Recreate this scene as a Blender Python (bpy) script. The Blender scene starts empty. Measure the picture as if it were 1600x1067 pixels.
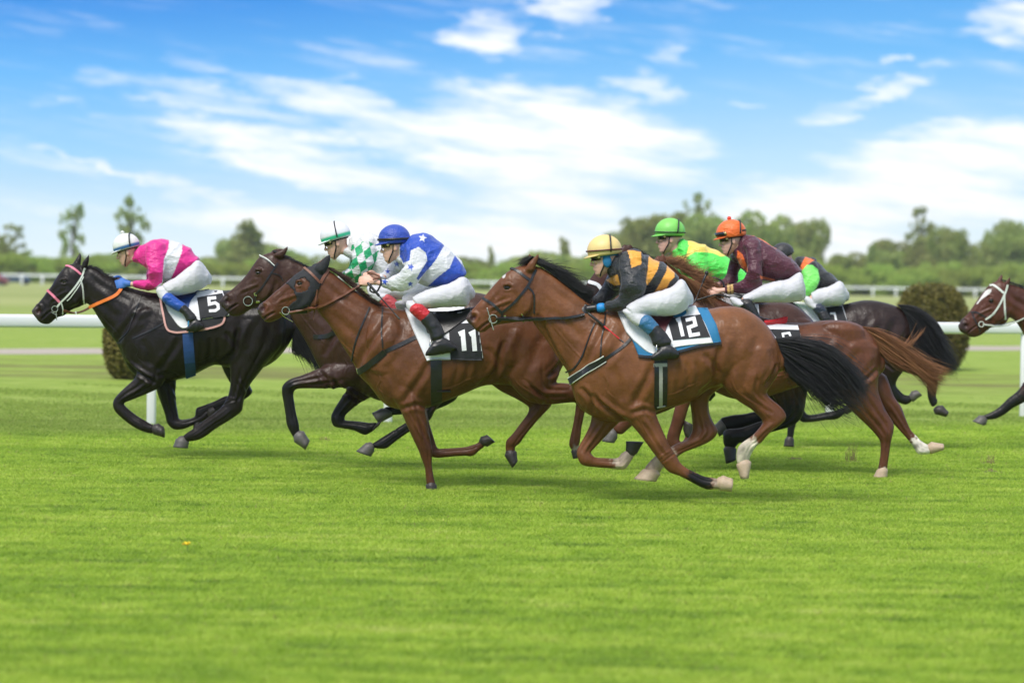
import bpy, math, random
import numpy as np
from mathutils import Vector, Matrix, Euler
from mathutils.bvhtree import BVHTree

# ---------------------------------------------------------------- camera
SC = bpy.context.scene
CAMH = 1.82
FPX = 3700.0                       # focal length in photo pixels (1600 wide)
PITCH = math.atan(0.02703)
ROLL = math.radians(0.895)
camd = bpy.data.cameras.new('camera')
camd.sensor_width = 36.0
camd.lens = FPX / 1600 * 36
camd.clip_end = 6000
camd.clip_start = 0.1
camd.dof.use_dof = True
camd.dof.focus_distance = 20.4
camd.dof.aperture_fstop = 1.5
cam = bpy.data.objects.new('camera', camd)
SC.collection.objects.link(cam)
SC.camera = cam
RM = Matrix.Rotation(math.pi / 2 - PITCH, 3, 'X') @ Matrix.Rotation(ROLL, 3, 'Z')
cam.matrix_world = Matrix.Translation((0, 0, CAMH)) @ RM.to_4x4()
R = np.array(RM)
RT = R.T
SC.render.resolution_x = 1024
SC.render.resolution_y = 682
SC.view_settings.view_transform = 'Standard'
SC.view_settings.look = 'None'
SC.view_settings.exposure = 0.46
SC.view_settings.gamma = 1.0

SUN_EL, SUN_AZ, SUN_ST, SUN_ANG = 54.0, 208.0, 2.4, 22.0   # azimuth: compass-like, 180 = behind camera
SKYC = dict(nish=0.12, low=.88)

# ---------------------------------------------------------------- nodes helper
class NT:
    def __init__(s, tree):
        s.t = tree; s.n = tree.nodes; s.l = tree.links
    def new(s, typ, **kw):
        n = s.n.new(typ)
        for k, v in kw.items(): setattr(n, k, v)
        return n
    def put(s, node, idx, v):
        if isinstance(v, bpy.types.NodeSocket): s.l.new(v, node.inputs[idx])
        elif v is not None: node.inputs[idx].default_value = v
    def math(s, op, a, b=None, c=None, clamp=False):
        n = s.new('ShaderNodeMath', operation=op); n.use_clamp = clamp
        s.put(n, 0, a); s.put(n, 1, b); s.put(n, 2, c)
        return n.outputs[0]
    def ramp(s, fac, stops, interp='LINEAR'):
        n = s.new('ShaderNodeValToRGB'); n.color_ramp.interpolation = interp
        el = n.color_ramp.elements
        while len(el) < len(stops): el.new(0.5)
        for e, (p, c) in zip(el, stops): e.position = p; e.color = (*c, 1) if len(c) == 3 else c
        s.put(n, 0, fac); return n.outputs[0]
    def mix(s, f, a, b, blend='MIX'):
        n = s.new('ShaderNodeMix', data_type='RGBA', blend_type=blend)
        s.put(n, 0, f); s.put(n, 6, (*a, 1) if isinstance(a, tuple) and len(a) == 3 else a)
        s.put(n, 7, (*b, 1) if isinstance(b, tuple) and len(b) == 3 else b)
        return n.outputs[2]
    def noise(s, vec, scale, detail=4, rough=0.55, out=0):
        n = s.new('ShaderNodeTexNoise'); n.inputs['Scale'].default_value = scale
        n.inputs['Detail'].default_value = detail; n.inputs['Roughness'].default_value = rough
        if vec is not None: s.l.new(vec, n.inputs['Vector'])
        return n.outputs[out]
    def mapping(s, vec, scale=(1, 1, 1), rot=(0, 0, 0), loc=(0, 0, 0)):
        n = s.new('ShaderNodeMapping'); n.inputs['Scale'].default_value = scale
        n.inputs['Rotation'].default_value = rot; n.inputs['Location'].default_value = loc
        s.l.new(vec, n.inputs['Vector']); return n.outputs[0]
    def maprange(s, v, a, b, c=0.0, d=1.0, smooth=True):
        n = s.new('ShaderNodeMapRange'); n.interpolation_type = 'SMOOTHSTEP' if smooth else 'LINEAR'
        s.put(n, 0, v); s.put(n, 1, a); s.put(n, 2, b); s.put(n, 3, c); s.put(n, 4, d)
        return n.outputs[0]

# ---------------------------------------------------------------- world: sky with clouds (by direction)
W = bpy.data.worlds.new('World'); SC.world = W; W.use_nodes = True
w = NT(W.node_tree); w.n.clear()
out = w.new('ShaderNodeOutputWorld'); bg = w.new('ShaderNodeBackground')
w.l.new(bg.outputs[0], out.inputs[0])
tc = w.new('ShaderNodeTexCoord'); sep = w.new('ShaderNodeSeparateXYZ')
w.l.new(tc.outputs['Generated'], sep.inputs[0])
X, Y, Z = sep.outputs
AZ = w.math('MULTIPLY', w.math('ARCTAN2', X, Y), 3.7)            # ~ photo kilo-pixels right of centre
H = w.math('SQRT', w.math('ADD', w.math('MULTIPLY', X, X), w.math('MULTIPLY', Y, Y)))
EL = w.math('MULTIPLY', w.math('ARCTAN2', Z, H), 3.7)
sky = w.new('ShaderNodeTexSky', sky_type='NISHITA'); sky.sun_disc = False
sky.sun_elevation = math.radians(SUN_EL); sky.sun_rotation = math.radians(SUN_AZ)
nish = w.mix(1.0, sky.outputs[0], (SKYC['nish'],) * 3, 'MULTIPLY')
S1 = lambda c: tuple((x / 12.92 if x <= .04045 else ((x + .055) / 1.055) ** 2.4) for x in [v / 255 for v in c])
grad = w.ramp(w.math('MULTIPLY', EL, 1 / 0.6, clamp=True),
    [(0.0, S1((226, 238, 242))), (0.14, S1((204, 228, 241))), (0.30, S1((152, 204, 240))), (0.5, S1((104, 178, 238))), (0.72, S1((50, 134, 218))), (1.0, S1((26, 96, 192)))])
# right hand side of the sky is paler
pale = w.maprange(AZ, -0.75, 0.7, 0.0, 0.75)
grad = w.mix(pale, grad, w.ramp(w.math('MULTIPLY', EL, 1 / 0.6, clamp=True),
    [(0.0, S1((238, 243, 243))), (0.3, S1((196, 226, 242))), (0.6, S1((116, 186, 238))), (1.0, S1((66, 150, 226)))]))
blobs = [  # photo px x, y, radius x, radius y, rotation deg, strength
 (835, 225, 270, 95, 4, .95), (560, 180, 180, 50, 12, .7), (350, 165, 240, 32, 12, .62), (500, 255, 240, 50, 14, .75),
 (860, 320, 170, 45, 0, .7), (750, 55, 70, 42, 0, .72), (885, 18, 75, 38, 0, .7), (1010, 140, 75, 24, 12, .6),
 (1170, 163, 40, 9, 0, .6), (1310, 178, 75, 15, -10, .6), (1385, 145, 100, 22, -22, .6), (1500, 255, 260, 65, -4, .85),
 (1380, 320, 280, 55, 0, .8), (1570, 40, 90, 45, 0, .75), (640, 370, 380, 44, 3, .95), (1000, 375, 300, 40, 0, .7), (390, 325, 170, 22, 14, .55),
 (180, 268, 120, 7, 15, .45), (1040, 100, 40, 22, 20, .35), (1385, 98, 22, 7, 0, .5), (90, 170, 70, 8, 8, .3), (1150,380,360,50,0,.75), (300,108,60,40,10,.25)]
tot = None
warp = w.noise(w.mapping(tc.outputs['Generated'], (9, 9, 30)), 6, 5, .6, out=1)
ws = w.new('ShaderNodeSeparateXYZ'); w.l.new(warp, ws.inputs[0])
AZw = w.math('ADD', AZ, w.math('MULTIPLY', w.math('SUBTRACT', ws.outputs[0], 0.5), 0.16))
ELw = w.math('ADD', EL, w.math('MULTIPLY', w.math('SUBTRACT', ws.outputs[1], 0.5), 0.07))
for (bx, by, rx, ry, rot, st) in blobs:
    u0 = (bx - 800) / 1000; v0 = (433.5 + .0156 * (bx - 800) - by) / 1000
    c, s_ = math.cos(math.radians(rot)), math.sin(math.radians(rot))
    du = w.math('SUBTRACT', AZw, u0); dv = w.math('SUBTRACT', ELw, v0)
    a = w.math('ADD', w.math('MULTIPLY', du, c * 1000 / rx), w.math('MULTIPLY', dv, -s_ * 1000 / rx))
    b = w.math('ADD', w.math('MULTIPLY', du, s_ * 1000 / ry), w.math('MULTIPLY', dv, c * 1000 / ry))
    r2 = w.math('ADD', w.math('MULTIPLY', a, a), w.math('MULTIPLY', b, b))
    g = w.math('MULTIPLY', w.math('SUBTRACT', 1.25, r2, clamp=True), st)
    tot = g if tot is None else w.math('MAXIMUM', tot, g)
cxyz = w.new('ShaderNodeCombineXYZ'); w.l.new(w.math('ADD', AZ, w.math('MULTIPLY', EL, .25)), cxyz.inputs[0]); w.l.new(w.math('SUBTRACT', EL, w.math('MULTIPLY', AZ, -.12)), cxyz.inputs[1])
fb = w.noise(w.mapping(cxyz.outputs[0], (3.4, 22, 1)), 1.0, 9, .62)
fb2 = w.noise(w.mapping(cxyz.outputs[0], (1.6, 5, 1), loc=(3, 1, 0)), 1.0, 6, .6)
dens = w.math('ADD', tot, w.math('ADD', w.math('MULTIPLY', w.math('SUBTRACT', fb, .5), 2.9), w.math('MULTIPLY', w.math('SUBTRACT', fb2, .5), .8)))
cm = w.maprange(dens, 0.02, 1.18)
cm = w.math('MULTIPLY', cm, .97)
wisps = w.math('MULTIPLY', w.maprange(w.noise(w.mapping(cxyz.outputs[0], (3, 26, 1), loc=(7, 2, 0)), 1.0, 8, .65), .5, .8), .22)
cloudcol = w.ramp(w.math('ADD', fb, w.math('MULTIPLY', EL, .5)), [(0.3, S1((236, 240, 244))), (0.6, S1((252, 252, 251)))])
low = w.mix(w.math('MAXIMUM', cm, wisps), grad, cloudcol)
low = w.mix(1.0, low, (SKYC['low'],) * 3, 'MULTIPLY')
# overhead: thin bright overcast over the blue
hi = w.mix(0.65, nish, (.78, .80, .84))
f = w.maprange(EL, 0.75, 1.5)
below = w.maprange(EL, -0.15, -0.01)
fin = w.mix(f, low, hi)
fin = w.mix(below, (.12, .17, .06), fin)
w.l.new(fin, bg.inputs[0]); bg.inputs[1].default_value = 1.0

sd = bpy.data.lights.new('sun', 'SUN'); sd.energy = SUN_ST; sd.angle = math.radians(SUN_ANG); sd.color = (1, .95, .88)
sun = bpy.data.objects.new('sun', sd); SC.collection.objects.link(sun)
el, az = math.radians(SUN_EL), math.radians(SUN_AZ)
dv = Vector((math.sin(az) * math.cos(el), math.cos(az) * math.cos(el), math.sin(el)))   # towards the sun
sun.rotation_euler = dv.to_track_quat('Z', 'Y').to_euler(); sun.location = dv * 50

# ---------------------------------------------------------------- pixel <-> world
def P(px, py, Yd):
    d = np.array([(px - 800) / FPX, -(py - 533.5) / FPX, -1.0])
    q = R @ d
    return q * (Yd / q[1]) + np.array([0, 0, CAMH])
def ray(px, py):
    q = R @ np.array([(px - 800) / FPX, -(py - 533.5) / FPX, -1.0])
    return q / np.linalg.norm(q)
def px_of(V):
    q = (np.asarray(V) - np.array([0, 0, CAMH])) @ R      # = RT @ v
    return np.stack([800 + FPX * q[:, 0] / -q[:, 2], 533.5 - FPX * q[:, 1] / -q[:, 2]], 1)
def hor(px): return 433.5 + .0156 * (px - 800)
def gy(px, py):       # depth of a ground point seen at pixel
    q = ray(px, py); return -CAMH / q[2] * q[1]
def ground_pt(px, py):
    q = ray(px, py); t = -CAMH / q[2]; return np.array([q[0] * t, q[1] * t, 0])
FR = {'A': (700, 380, 4), 'B': (860, 510, 4), 'C': (1100, 450, 4), 'D': (340, 370, 4), 'E': (420, 520, 4), 'G': (640, 500, 4),
      'J': (40, 380, 8), 'K': (100, 440, 4), 'M': (1200, 500, 4), 'L': (980, 330, 4.21), 'P': (150, 350, 6.275), 'T': (480, 330, 4.268),
      'Q': (880, 370, 8), 'R': (870, 350, 4.64), 'U': (1080, 330, 6.388), 'Z': (1180, 440, 3.333), 'N': (1450, 400, 10.67), 'X': (0, 0, 1)}
def fp(fr, x, y):
    a = FR[fr]; return (a[0] + x / a[2], a[1] + y / a[2])
def fpts(fr, pts): return [fp(fr, *p) for p in pts]

# ---------------------------------------------------------------- objects
COL = SC.collection
def tag(o, label=None, cat=None, group=None, kind=None):
    if label: o['label'] = label
    if cat: o['category'] = cat
    if group: o['group'] = group
    if kind: o['kind'] = kind
    return o
def empty(name, loc=(0, 0, 0)):
    o = bpy.data.objects.new(name, None); COL.objects.link(o); o.location = loc; o.empty_display_size = .2
    return o
def setparent(o, par):
    o.parent = par
    if par is not None and par.type == 'EMPTY':
        o.matrix_parent_inverse = Matrix.Translation(par.location).inverted()
def mesh_obj(name, V, F, mat, parent=None, smooth=True, col=None):
    me = bpy.data.meshes.new(name)
    V = np.asarray(V, dtype=np.float64)
    me.from_pydata(V.tolist(), [], [list(map(int, f)) for f in F]); me.update()
    if smooth: me.polygons.foreach_set('use_smooth', [True] * len(me.polygons))
    if col is not None: set_col(me, col)
    mats = mat if isinstance(mat, (list, tuple)) else [mat]
    for m in mats: me.materials.append(m)
    o = bpy.data.objects.new(name, me); COL.objects.link(o); setparent(o, parent)
    return o
def set_col(me, col):
    a = me.color_attributes.new('Col', 'FLOAT_COLOR', 'POINT')
    c = np.ones((len(me.vertices), 4), dtype=np.float32); c[:, :3] = col
    a.data.foreach_set('color', c.ravel())
class Geo:
    def __init__(s): s.V = []; s.F = []; s.n = 0
    def add(s, V, F):
        V = np.asarray(V, float).reshape(-1, 3); s.V.append(V)
        s.F += [[i + s.n for i in f] for f in F]; s.n += len(V)
    def box(s, c, size, rot=None):
        x, y, z = np.array(size) / 2
        v = np.array([[a, b, d] for a in (-x, x) for b in (-y, y) for d in (-z, z)])
        if rot is not None: v = v @ np.array(rot).T
        s.add(v + np.array(c), [(0, 1, 3, 2), (4, 6, 7, 5), (0, 4, 5, 1), (2, 3, 7, 6), (0, 2, 6, 4), (1, 5, 7, 3)])
    def ell(s, c, r, rot=None, nu=16, nv=10):
        vs = []; fs = []
        for i in range(nv + 1):
            t = math.pi * i / nv
            for j in range(nu):
                p = 2 * math.pi * j / nu
                vs.append((math.sin(t) * math.cos(p) * r[0], math.sin(t) * math.sin(p) * r[1], math.cos(t) * r[2]))
        for i in range(nv):
            for j in range(nu):
                a = i * nu + j; b = i * nu + (j + 1) % nu
                fs.append((a, a + nu, b + nu, b))
        v = np.array(vs)
        if rot is not None: v = v @ np.array(rot).T
        s.add(v + np.array(c), fs)
    def obj(s, name, mat, parent=None, smooth=True, col=None):
        return mesh_obj(name, np.concatenate(s.V), s.F, mat, parent, smooth, col)
def crom(a, n):
    a = np.asarray(a, float)
    if len(a) < 3: n = max(n, 1)
    p = np.concatenate([[2 * a[0] - a[1]], a, [2 * a[-1] - a[-2]]])
    outp = []
    for i in range(1, len(p) - 2):
        for k in range(n):
            t = k / n
            outp.append(.5 * ((2 * p[i]) + (-p[i - 1] + p[i + 1]) * t + (2 * p[i - 1] - 5 * p[i] + 4 * p[i + 1] - p[i + 2]) * t * t + (-p[i - 1] + 3 * p[i] - 3 * p[i + 1] + p[i + 2]) * t ** 3))
    outp.append(p[-2]); return np.array(outp)
def tube3(G, C, U, Vv, sub=3, n=22, cap=(1, 1), se=1.0):
    C, U, Vv = crom(C, sub), crom(U, sub), crom(Vv, sub)
    def rounded(i, j):
        d = C[i] - C[j]; L = np.linalg.norm(d) + 1e-9; d = d / L
        m = min(np.linalg.norm(U[i]), np.linalg.norm(Vv[i])) * .7
        return [(C[i] + d * m * .55, .82), (C[i] + d * m * .9, .5), (C[i] + d * m, .12)]
    rings = [(C[i], U[i], Vv[i]) for i in range(len(C))]
    if cap[0]:
        rr = rounded(0, 1); rings = [(c, U[0] * k, Vv[0] * k) for c, k in reversed(rr)] + rings
    if cap[1]:
        rr = rounded(-1, -2); rings = rings + [(c, U[-1] * k, Vv[-1] * k) for c, k in rr]
    th = np.linspace(0, 2 * math.pi, n, endpoint=False)
    cs, sn = np.cos(th), np.sin(th)
    if se != 1.0: cs = np.sign(cs) * abs(cs) ** se; sn = np.sign(sn) * abs(sn) ** se
    V = np.concatenate([c + cs[:, None] * u + sn[:, None] * v for c, u, v in rings])
    F = []
    m = len(rings)
    for i in range(m - 1):
        for j in range(n):
            a = i * n + j; b = i * n + (j + 1) % n
            F.append((a, b, b + n, a + n))
    F.append(tuple(range(n))[::-1]); F.append(tuple(range((m - 1) * n, m * n)))
    G.add(V, F)
def parse(fr, secs, kw=.8, wmax=.12):
    o = []
    for s in secs:
        a = fp(fr, s[0], s[1]); b = fp(fr, s[2], s[3]); o.append((a, b, s[4] if len(s) > 4 else None))
    return o
def sec3(secs, Yc, z=(0, 0), kw=.8, grow=0.0, wk=1.0):
    """secs: [(a,b,w)] photo-pixel edge points -> centres, in-plane half axis, depth half axis"""
    n = len(secs); C = []; U = []; V = []
    zz = np.interp(np.linspace(0, 1, n), np.linspace(0, 1, len(z)), z)
    for i, (a, b, wd) in enumerate(secs):
        p, q = P(a[0], a[1], Yc + zz[i]), P(b[0], b[1], Yc + zz[i])
        u = (p - q) / 2; L = np.linalg.norm(u)
        if wd is None: wd = kw * L
        C.append((p + q) / 2); U.append(u * (L + grow) / L); V.append(np.array([0, (wd + grow) * wk, 0]))
    return np.array(C), np.array(U), np.array(V)
def wire(G, pts, r, n=6, sub=3):
    """round bar through 3D points"""
    pts = crom(np.asarray(pts, float), sub) if len(pts) > 2 else np.asarray(pts, float)
    C = []; U = []; V = []
    for i in range(len(pts)):
        t = pts[min(i + 1, len(pts) - 1)] - pts[max(i - 1, 0)]; t /= np.linalg.norm(t) + 1e-9
        a = np.cross(t, [0, 1, 0]);
        if np.linalg.norm(a) < .2: a = np.cross(t, [1, 0, 0])
        a /= np.linalg.norm(a); b = np.cross(t, a)
        rr = r[min(i * len(r) // len(pts), len(r) - 1)] if isinstance(r, (list, tuple)) else r
        C.append(pts[i]); U.append(a * rr); V.append(b * rr)
    tube3(G, C, U, V, sub=1, n=n)
def torus(G, c, rad, r, tilt=0.0, n=20, m=6):
    V = []; F = []
    for i in range(n):
        a = 2 * math.pi * i / n
        d = np.array([math.cos(a), math.sin(tilt) * math.sin(a), math.sin(a) * math.cos(tilt)])
        nn = np.array([0, math.cos(tilt), -math.sin(tilt)])
        for j in range(m):
            b = 2 * math.pi * j / m
            V.append(np.array(c) + d * (rad + r * math.cos(b)) + nn * r * math.sin(b))
    for i in range(n):
        for j in range(m):
            F.append((i * m + j, i * m + (j + 1) % m, ((i + 1) % n) * m + (j + 1) % m, ((i + 1) % n) * m + j))
    G.add(V, F)
def remesh(G, voxel, smooth=3, factor=.5):
    """fuse overlapping closed shells into ONE continuous surface, return V, F"""
    me = bpy.data.meshes.new('tmp'); me.from_pydata(np.concatenate(G.V).tolist(), [], [list(map(int, f)) for f in G.F])
    o = bpy.data.objects.new('tmp', me); COL.objects.link(o)
    m = o.modifiers.new('r', 'REMESH'); m.mode = 'VOXEL'; m.voxel_size = voxel; m.adaptivity = 0
    if smooth:
        s = o.modifiers.new('s', 'SMOOTH'); s.factor = factor; s.iterations = smooth
    dg = bpy.context.evaluated_depsgraph_get(); dg.update()
    ev = o.evaluated_get(dg); m2 = ev.to_mesh()
    V = np.empty(len(m2.vertices) * 3); m2.vertices.foreach_get('co', V); V = V.reshape(-1, 3)
    F = np.array([list(p.vertices) if len(p.vertices) == 4 else list(p.vertices) + [-1] for p in m2.polygons])
    ev.to_mesh_clear(); bpy.data.objects.remove(o); bpy.data.meshes.remove(me)
    # keep the outer shell components that are not tiny
    return V, [tuple(x for x in f if x >= 0) for f in F.tolist()]
def normals(V, F):
    Fq = np.array([f if len(f) == 4 else f + (f[-1],) for f in F])
    n = np.cross(V[Fq[:, 2]] - V[Fq[:, 0]], V[Fq[:, 3]] - V[Fq[:, 1]])
    N = np.zeros_like(V)
    for k in range(4): np.add.at(N, Fq[:, k], n)
    return N / (np.linalg.norm(N, axis=1)[:, None] + 1e-12)
def inpoly(pts, poly):
    x, y = pts[:, 0], pts[:, 1]; ins = np.zeros(len(pts), bool)
    n = len(poly); j = n - 1
    for i in range(n):
        xi, yi = poly[i]; xj, yj = poly[j]
        c = ((yi > y) != (yj > y)) & (x < (xj - xi) * (y - yi) / (yj - yi + 1e-12) + xi)
        ins ^= c; j = i
    return ins
def star(cx, cy, r, rot=0.0):
    return [(cx + (r if k % 2 == 0 else r * .42) * math.sin(rot + k * math.pi / 5), cy - (r if k % 2 == 0 else r * .42) * math.cos(rot + k * math.pi / 5)) for k in range(10)]
def wob(V, k, seed):
    rs = np.random.RandomState(seed); o = np.zeros(len(V))
    for i in range(6):
        d = rs.randn(3); d /= np.linalg.norm(d); f = k * rs.uniform(.6, 1.7)
        o += np.sin(V @ d * f + rs.uniform(0, 6) + 1.3 * np.sin(V @ rs.randn(3) * k * .5))
    return o / 6

# ---------------------------------------------------------------- materials
def mat(name, fn):
    m = bpy.data.materials.new(name); m.use_nodes = True; t = NT(m.node_tree)
    b = [n for n in t.n if n.type == 'BSDF_PRINCIPLED'][0]; fn(t, b); return m
def simple(name, col, rough=.5, metal=0.0, spec=.5, nz=.12, ns=40, bump=.15, bs=60, sheen=0.0, coat=0.0):
    def fn(t, b):
        g = t.new('ShaderNodeNewGeometry').outputs['Position']
        n = t.noise(g, ns, 4)
        b.inputs['Base Color'].default_value = (*col, 1)
        c = t.mix(n, tuple(x * (1 - nz) for x in col), tuple(min(1, x * (1 + nz)) for x in col)); t.l.new(c, b.inputs['Base Color'])
        b.inputs['Roughness'].default_value = rough; b.inputs['Metallic'].default_value = metal
        b.inputs['Specular IOR Level'].default_value = spec; b.inputs['Sheen Weight'].default_value = sheen
        b.inputs['Coat Weight'].default_value = coat
        if bump:
            bn = t.new('ShaderNodeBump'); bn.inputs['Strength'].default_value = bump; bn.inputs['Distance'].default_value = .01
            t.l.new(t.noise(g, bs, 3), bn.inputs['Height']); t.l.new(bn.outputs[0], b.inputs['Normal'])
    return mat(name, fn)
def coatmat(t, b):
    a = t.new('ShaderNodeAttribute', attribute_name='Col').outputs['Color']
    g = t.new('ShaderNodeNewGeometry').outputs['Position']
    n1 = t.noise(t.mapping(g, (1, 1, 1)), 5, 5, .6); n2 = t.noise(t.mapping(g, (30, 30, 90)), 3, 4, .6)
    f = t.math('ADD', t.math('MULTIPLY', n1, .55), t.math('MULTIPLY', n2, .35))
    k = t.maprange(f, .25, .68, .62, 1.35)
    c = t.new('ShaderNodeVectorMath', operation='SCALE'); t.l.new(a, c.inputs[0]); t.l.new(k, c.inputs[3])
    t.l.new(c.outputs[0], b.inputs['Base Color'])
    t.l.new(t.maprange(n2, .3, .7, .32, .50), b.inputs['Roughness'])
    b.inputs['Specular IOR Level'].default_value = .30
    bn = t.new('ShaderNodeBump'); bn.inputs['Strength'].default_value = .6; bn.inputs['Distance'].default_value = .035
    m1 = t.noise(t.mapping(g, (1, 1, .6), rot=(0, .5, 0)), 8, 3, .5)
    m2 = t.noise(t.mapping(g, (1, 1, 3), rot=(0, .4, 0)), 24, 2, .5)
    h = t.math('ADD', m1, t.math('ADD', t.math('MULTIPLY', m2, .07), t.math('MULTIPLY', n2, .008)))
    t.l.new(h, bn.inputs['Height']); t.l.new(bn.outputs[0], b.inputs['Normal'])
M = {}
M['coat'] = mat('horse_coat', coatmat)
def silk(rough, bump, spec=.5):
    def fn(t, b):
        a = t.new('ShaderNodeAttribute', attribute_name='Col').outputs['Color']
        g = t.new('ShaderNodeNewGeometry').outputs['Position']
        t.l.new(t.mix(t.math('MULTIPLY', t.noise(g, 14, 4), .22), a, (.02, .02, .02)), b.inputs['Base Color'])
        b.inputs['Roughness'].default_value = rough; b.inputs['Sheen Weight'].default_value = .15
        b.inputs['Specular IOR Level'].default_value = spec
        bn = t.new('ShaderNodeBump'); bn.inputs['Strength'].default_value = bump; bn.inputs['Distance'].default_value = .02
        h = t.math('ADD', t.noise(t.mapping(g, (1, 1, 2.2), rot=(0, .7, 0)), 16, 3, .55), t.math('MULTIPLY', t.noise(t.mapping(g, (3, 1, 1), rot=(0, -.4, 0)), 30, 2), .35))
        t.l.new(h, bn.inputs['Height']); t.l.new(bn.outputs[0], b.inputs['Normal'])
    return fn
M['silk'] = mat('racing_silk', silk(.42, .75))
M['breech'] = mat('breeches_cloth', silk(.6, .35, .3))
M['skin'] = simple('skin', (.72, .42, .32), .5, nz=.12, ns=30, bump=.1)
M['black'] = simple('black_leather', (.016, .016, .018), .38, nz=.4, ns=25, bump=.25, bs=30)
M['blackcloth'] = simple('black_cloth', (.012, .013, .017), .75, nz=.25, ns=20, bump=.4, bs=30, sheen=.04)
M['tan'] = simple('tan_leather', (.16, .055, .028), .5, nz=.25, ns=30)
M['white'] = simple('white_cloth', (.78, .79, .82), .7, nz=.05, ns=14, bump=.5, bs=22, sheen=.1)
M['whitestrap'] = simple('white_strap', (.66, .70, .64), .5, nz=.1)
M['pink'] = simple('pink_strap', (.72, .20, .30), .55)
M['palepink'] = simple('pink_piping', (.62, .33, .30), .6)
M['orange'] = simple('orange_rein', (.85, .20, .03), .5)
M['bluepad'] = simple('blue_pad', (.008, .16, .34), .7, nz=.1, sheen=.1)
M['bluegirth'] = simple('blue_girth', (.012, .055, .20), .6, nz=.2)
M['red'] = simple('red_cloth', (.62, .02, .03), .6, bump=.4, bs=40)
M['greystrap'] = simple('grey_strap', (.38, .37, .34), .6)
M['metal'] = simple('steel', (.62, .60, .56), .25, metal=.9, nz=.1, bump=0)
M['brass'] = simple('brass', (.55, .45, .2), .3, metal=.8, nz=.1, bump=0)
M['maroonl'] = simple('maroon_leather', (.09, .012, .02), .45, nz=.2)
M['greyhoof'] = simple('hoof_horn', (.10, .092, .085), .45, nz=.3, ns=40, bump=.4, bs=80)
M['darkhoof'] = simple('dark_hoof_horn', (.035, .028, .026), .45, nz=.3, ns=40, bump=.4, bs=80)
M['palehoof'] = simple('pale_hoof_horn', (.48, .36, .25), .5, nz=.25, ns=30, bump=.4, bs=80)
M['blueglove'] = simple('blue_glove', (.05, .16, .50), .6)
M['bluestir'] = simple('blue_stirrup', (.0, .28, .60), .4)
M['wristb'] = simple('blue_band', (.01, .24, .62), .5)
M['eye'] = simple('dark_eye', (.012, .008, .006), .08, nz=.1, bump=0)
M['lens'] = simple('goggle_lens', (.012, .013, .014), .08, nz=.1, bump=0, coat=.5)
def hairmat(name, c1, c2):
    def fn(t, b):
        g = t.new('ShaderNodeNewGeometry')
        t.l.new(t.mix(g.outputs['Random Per Island'], c1, c2), b.inputs['Base Color'])
        b.inputs['Roughness'].default_value = .42; b.inputs['Specular IOR Level'].default_value = .35
    return mat(name, fn)
M['hair_black'] = hairmat('black_hair', (.008, .008, .010), (.035, .034, .036))
M['hair_brown'] = hairmat('brown_hair', (.02, .010, .007), (.07, .03, .018))
M['hair_ginger'] = hairmat('ginger_hair', (.10, .035, .014), (.36, .17, .075))
# ---------------------------------------------------------------- horses
BLK = (.010, .009, .009)
def chain_d(V2, secs):
    """distance in px and running section index of vertices to a chain of section centres"""
    c = np.array([[(a[0] + b[0]) / 2, (a[1] + b[1]) / 2] for a, b, _ in secs])
    best = np.full(len(V2), 1e9); T = np.zeros(len(V2))
    for i in range(len(c) - 1):
        d = c[i + 1] - c[i]; t = np.clip(((V2 - c[i]) @ d) / (d @ d + 1e-9), 0, 1)
        dd = np.linalg.norm(V2 - c[i] - t[:, None] * d, axis=1)
        m = dd < best; best[m] = dd[m]; T[m] = (i + t)[m]
    return best, T
class Skin:      # surface lookup for straps and cloths
    def __init__(s, V, F, Yc):
        s.b = BVHTree.FromPolygons([tuple(v) for v in V], F); s.Y = Yc
    def near(s, px, py):
        d = ray(px, py); h = s.b.ray_cast(Vector((0, 0, CAMH)), Vector(d), 60)
        if h[0] is None: return None
        n = np.array(h[1]);
        if n[1] > 0: n = -n
        return np.array(h[0]), n
    def far(s, p):
        h = s.b.ray_cast(Vector((p[0], s.Y + 3, p[2])), Vector((0, -1, 0)), 3.2)
        if h[0] is None: return None
        n = np.array(h[1])
        if n[1] < 0: n = -n
        return np.array(h[0]), n
def fill(hits, px, Yc):
    idx = [i for i, h in enumerate(hits) if h is not None]
    o = []
    for i, h in enumerate(hits):
        if h is None:
            if idx:
                j = min(idx, key=lambda k: abs(k - i)); y = hits[j][0][1]
                q = P(px[i][0], px[i][1], y); n = hits[j][1]
            else: q = P(px[i][0], px[i][1], Yc - .1); n = np.array([0, -1, 0.])
            o.append((q, n))
        else: o.append(h)
    return o
def ribbon(G, pts, nrm, wd, off, th=.004):
    """flat strap with real thickness along pts; wd half width (scalar)"""
    pts = np.array(pts); nrm = np.array(nrm); n = len(pts); vs = []; fs = []
    for i in range(n):
        t = pts[min(i + 1, n - 1)] - pts[max(i - 1, 0)]; t /= np.linalg.norm(t) + 1e-9
        s = np.cross(t, nrm[i]); s /= np.linalg.norm(s) + 1e-9
        nn = nrm[i] / (np.linalg.norm(nrm[i]) + 1e-9)
        c = pts[i] + nn * off
        vs += [c + s * wd, c - s * wd, c - s * wd - nn * (off + th), c + s * wd - nn * (off + th)]
    for i in range(n - 1):
        for j in range(4):
            fs.append((i * 4 + j, i * 4 + (j + 1) % 4, (i + 1) * 4 + (j + 1) % 4, (i + 1) * 4 + j))
    fs += [(3, 2, 1, 0), ((n - 1) * 4, (n - 1) * 4 + 1, (n - 1) * 4 + 2, (n - 1) * 4 + 3)]
    G.add(vs, fs)
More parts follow.
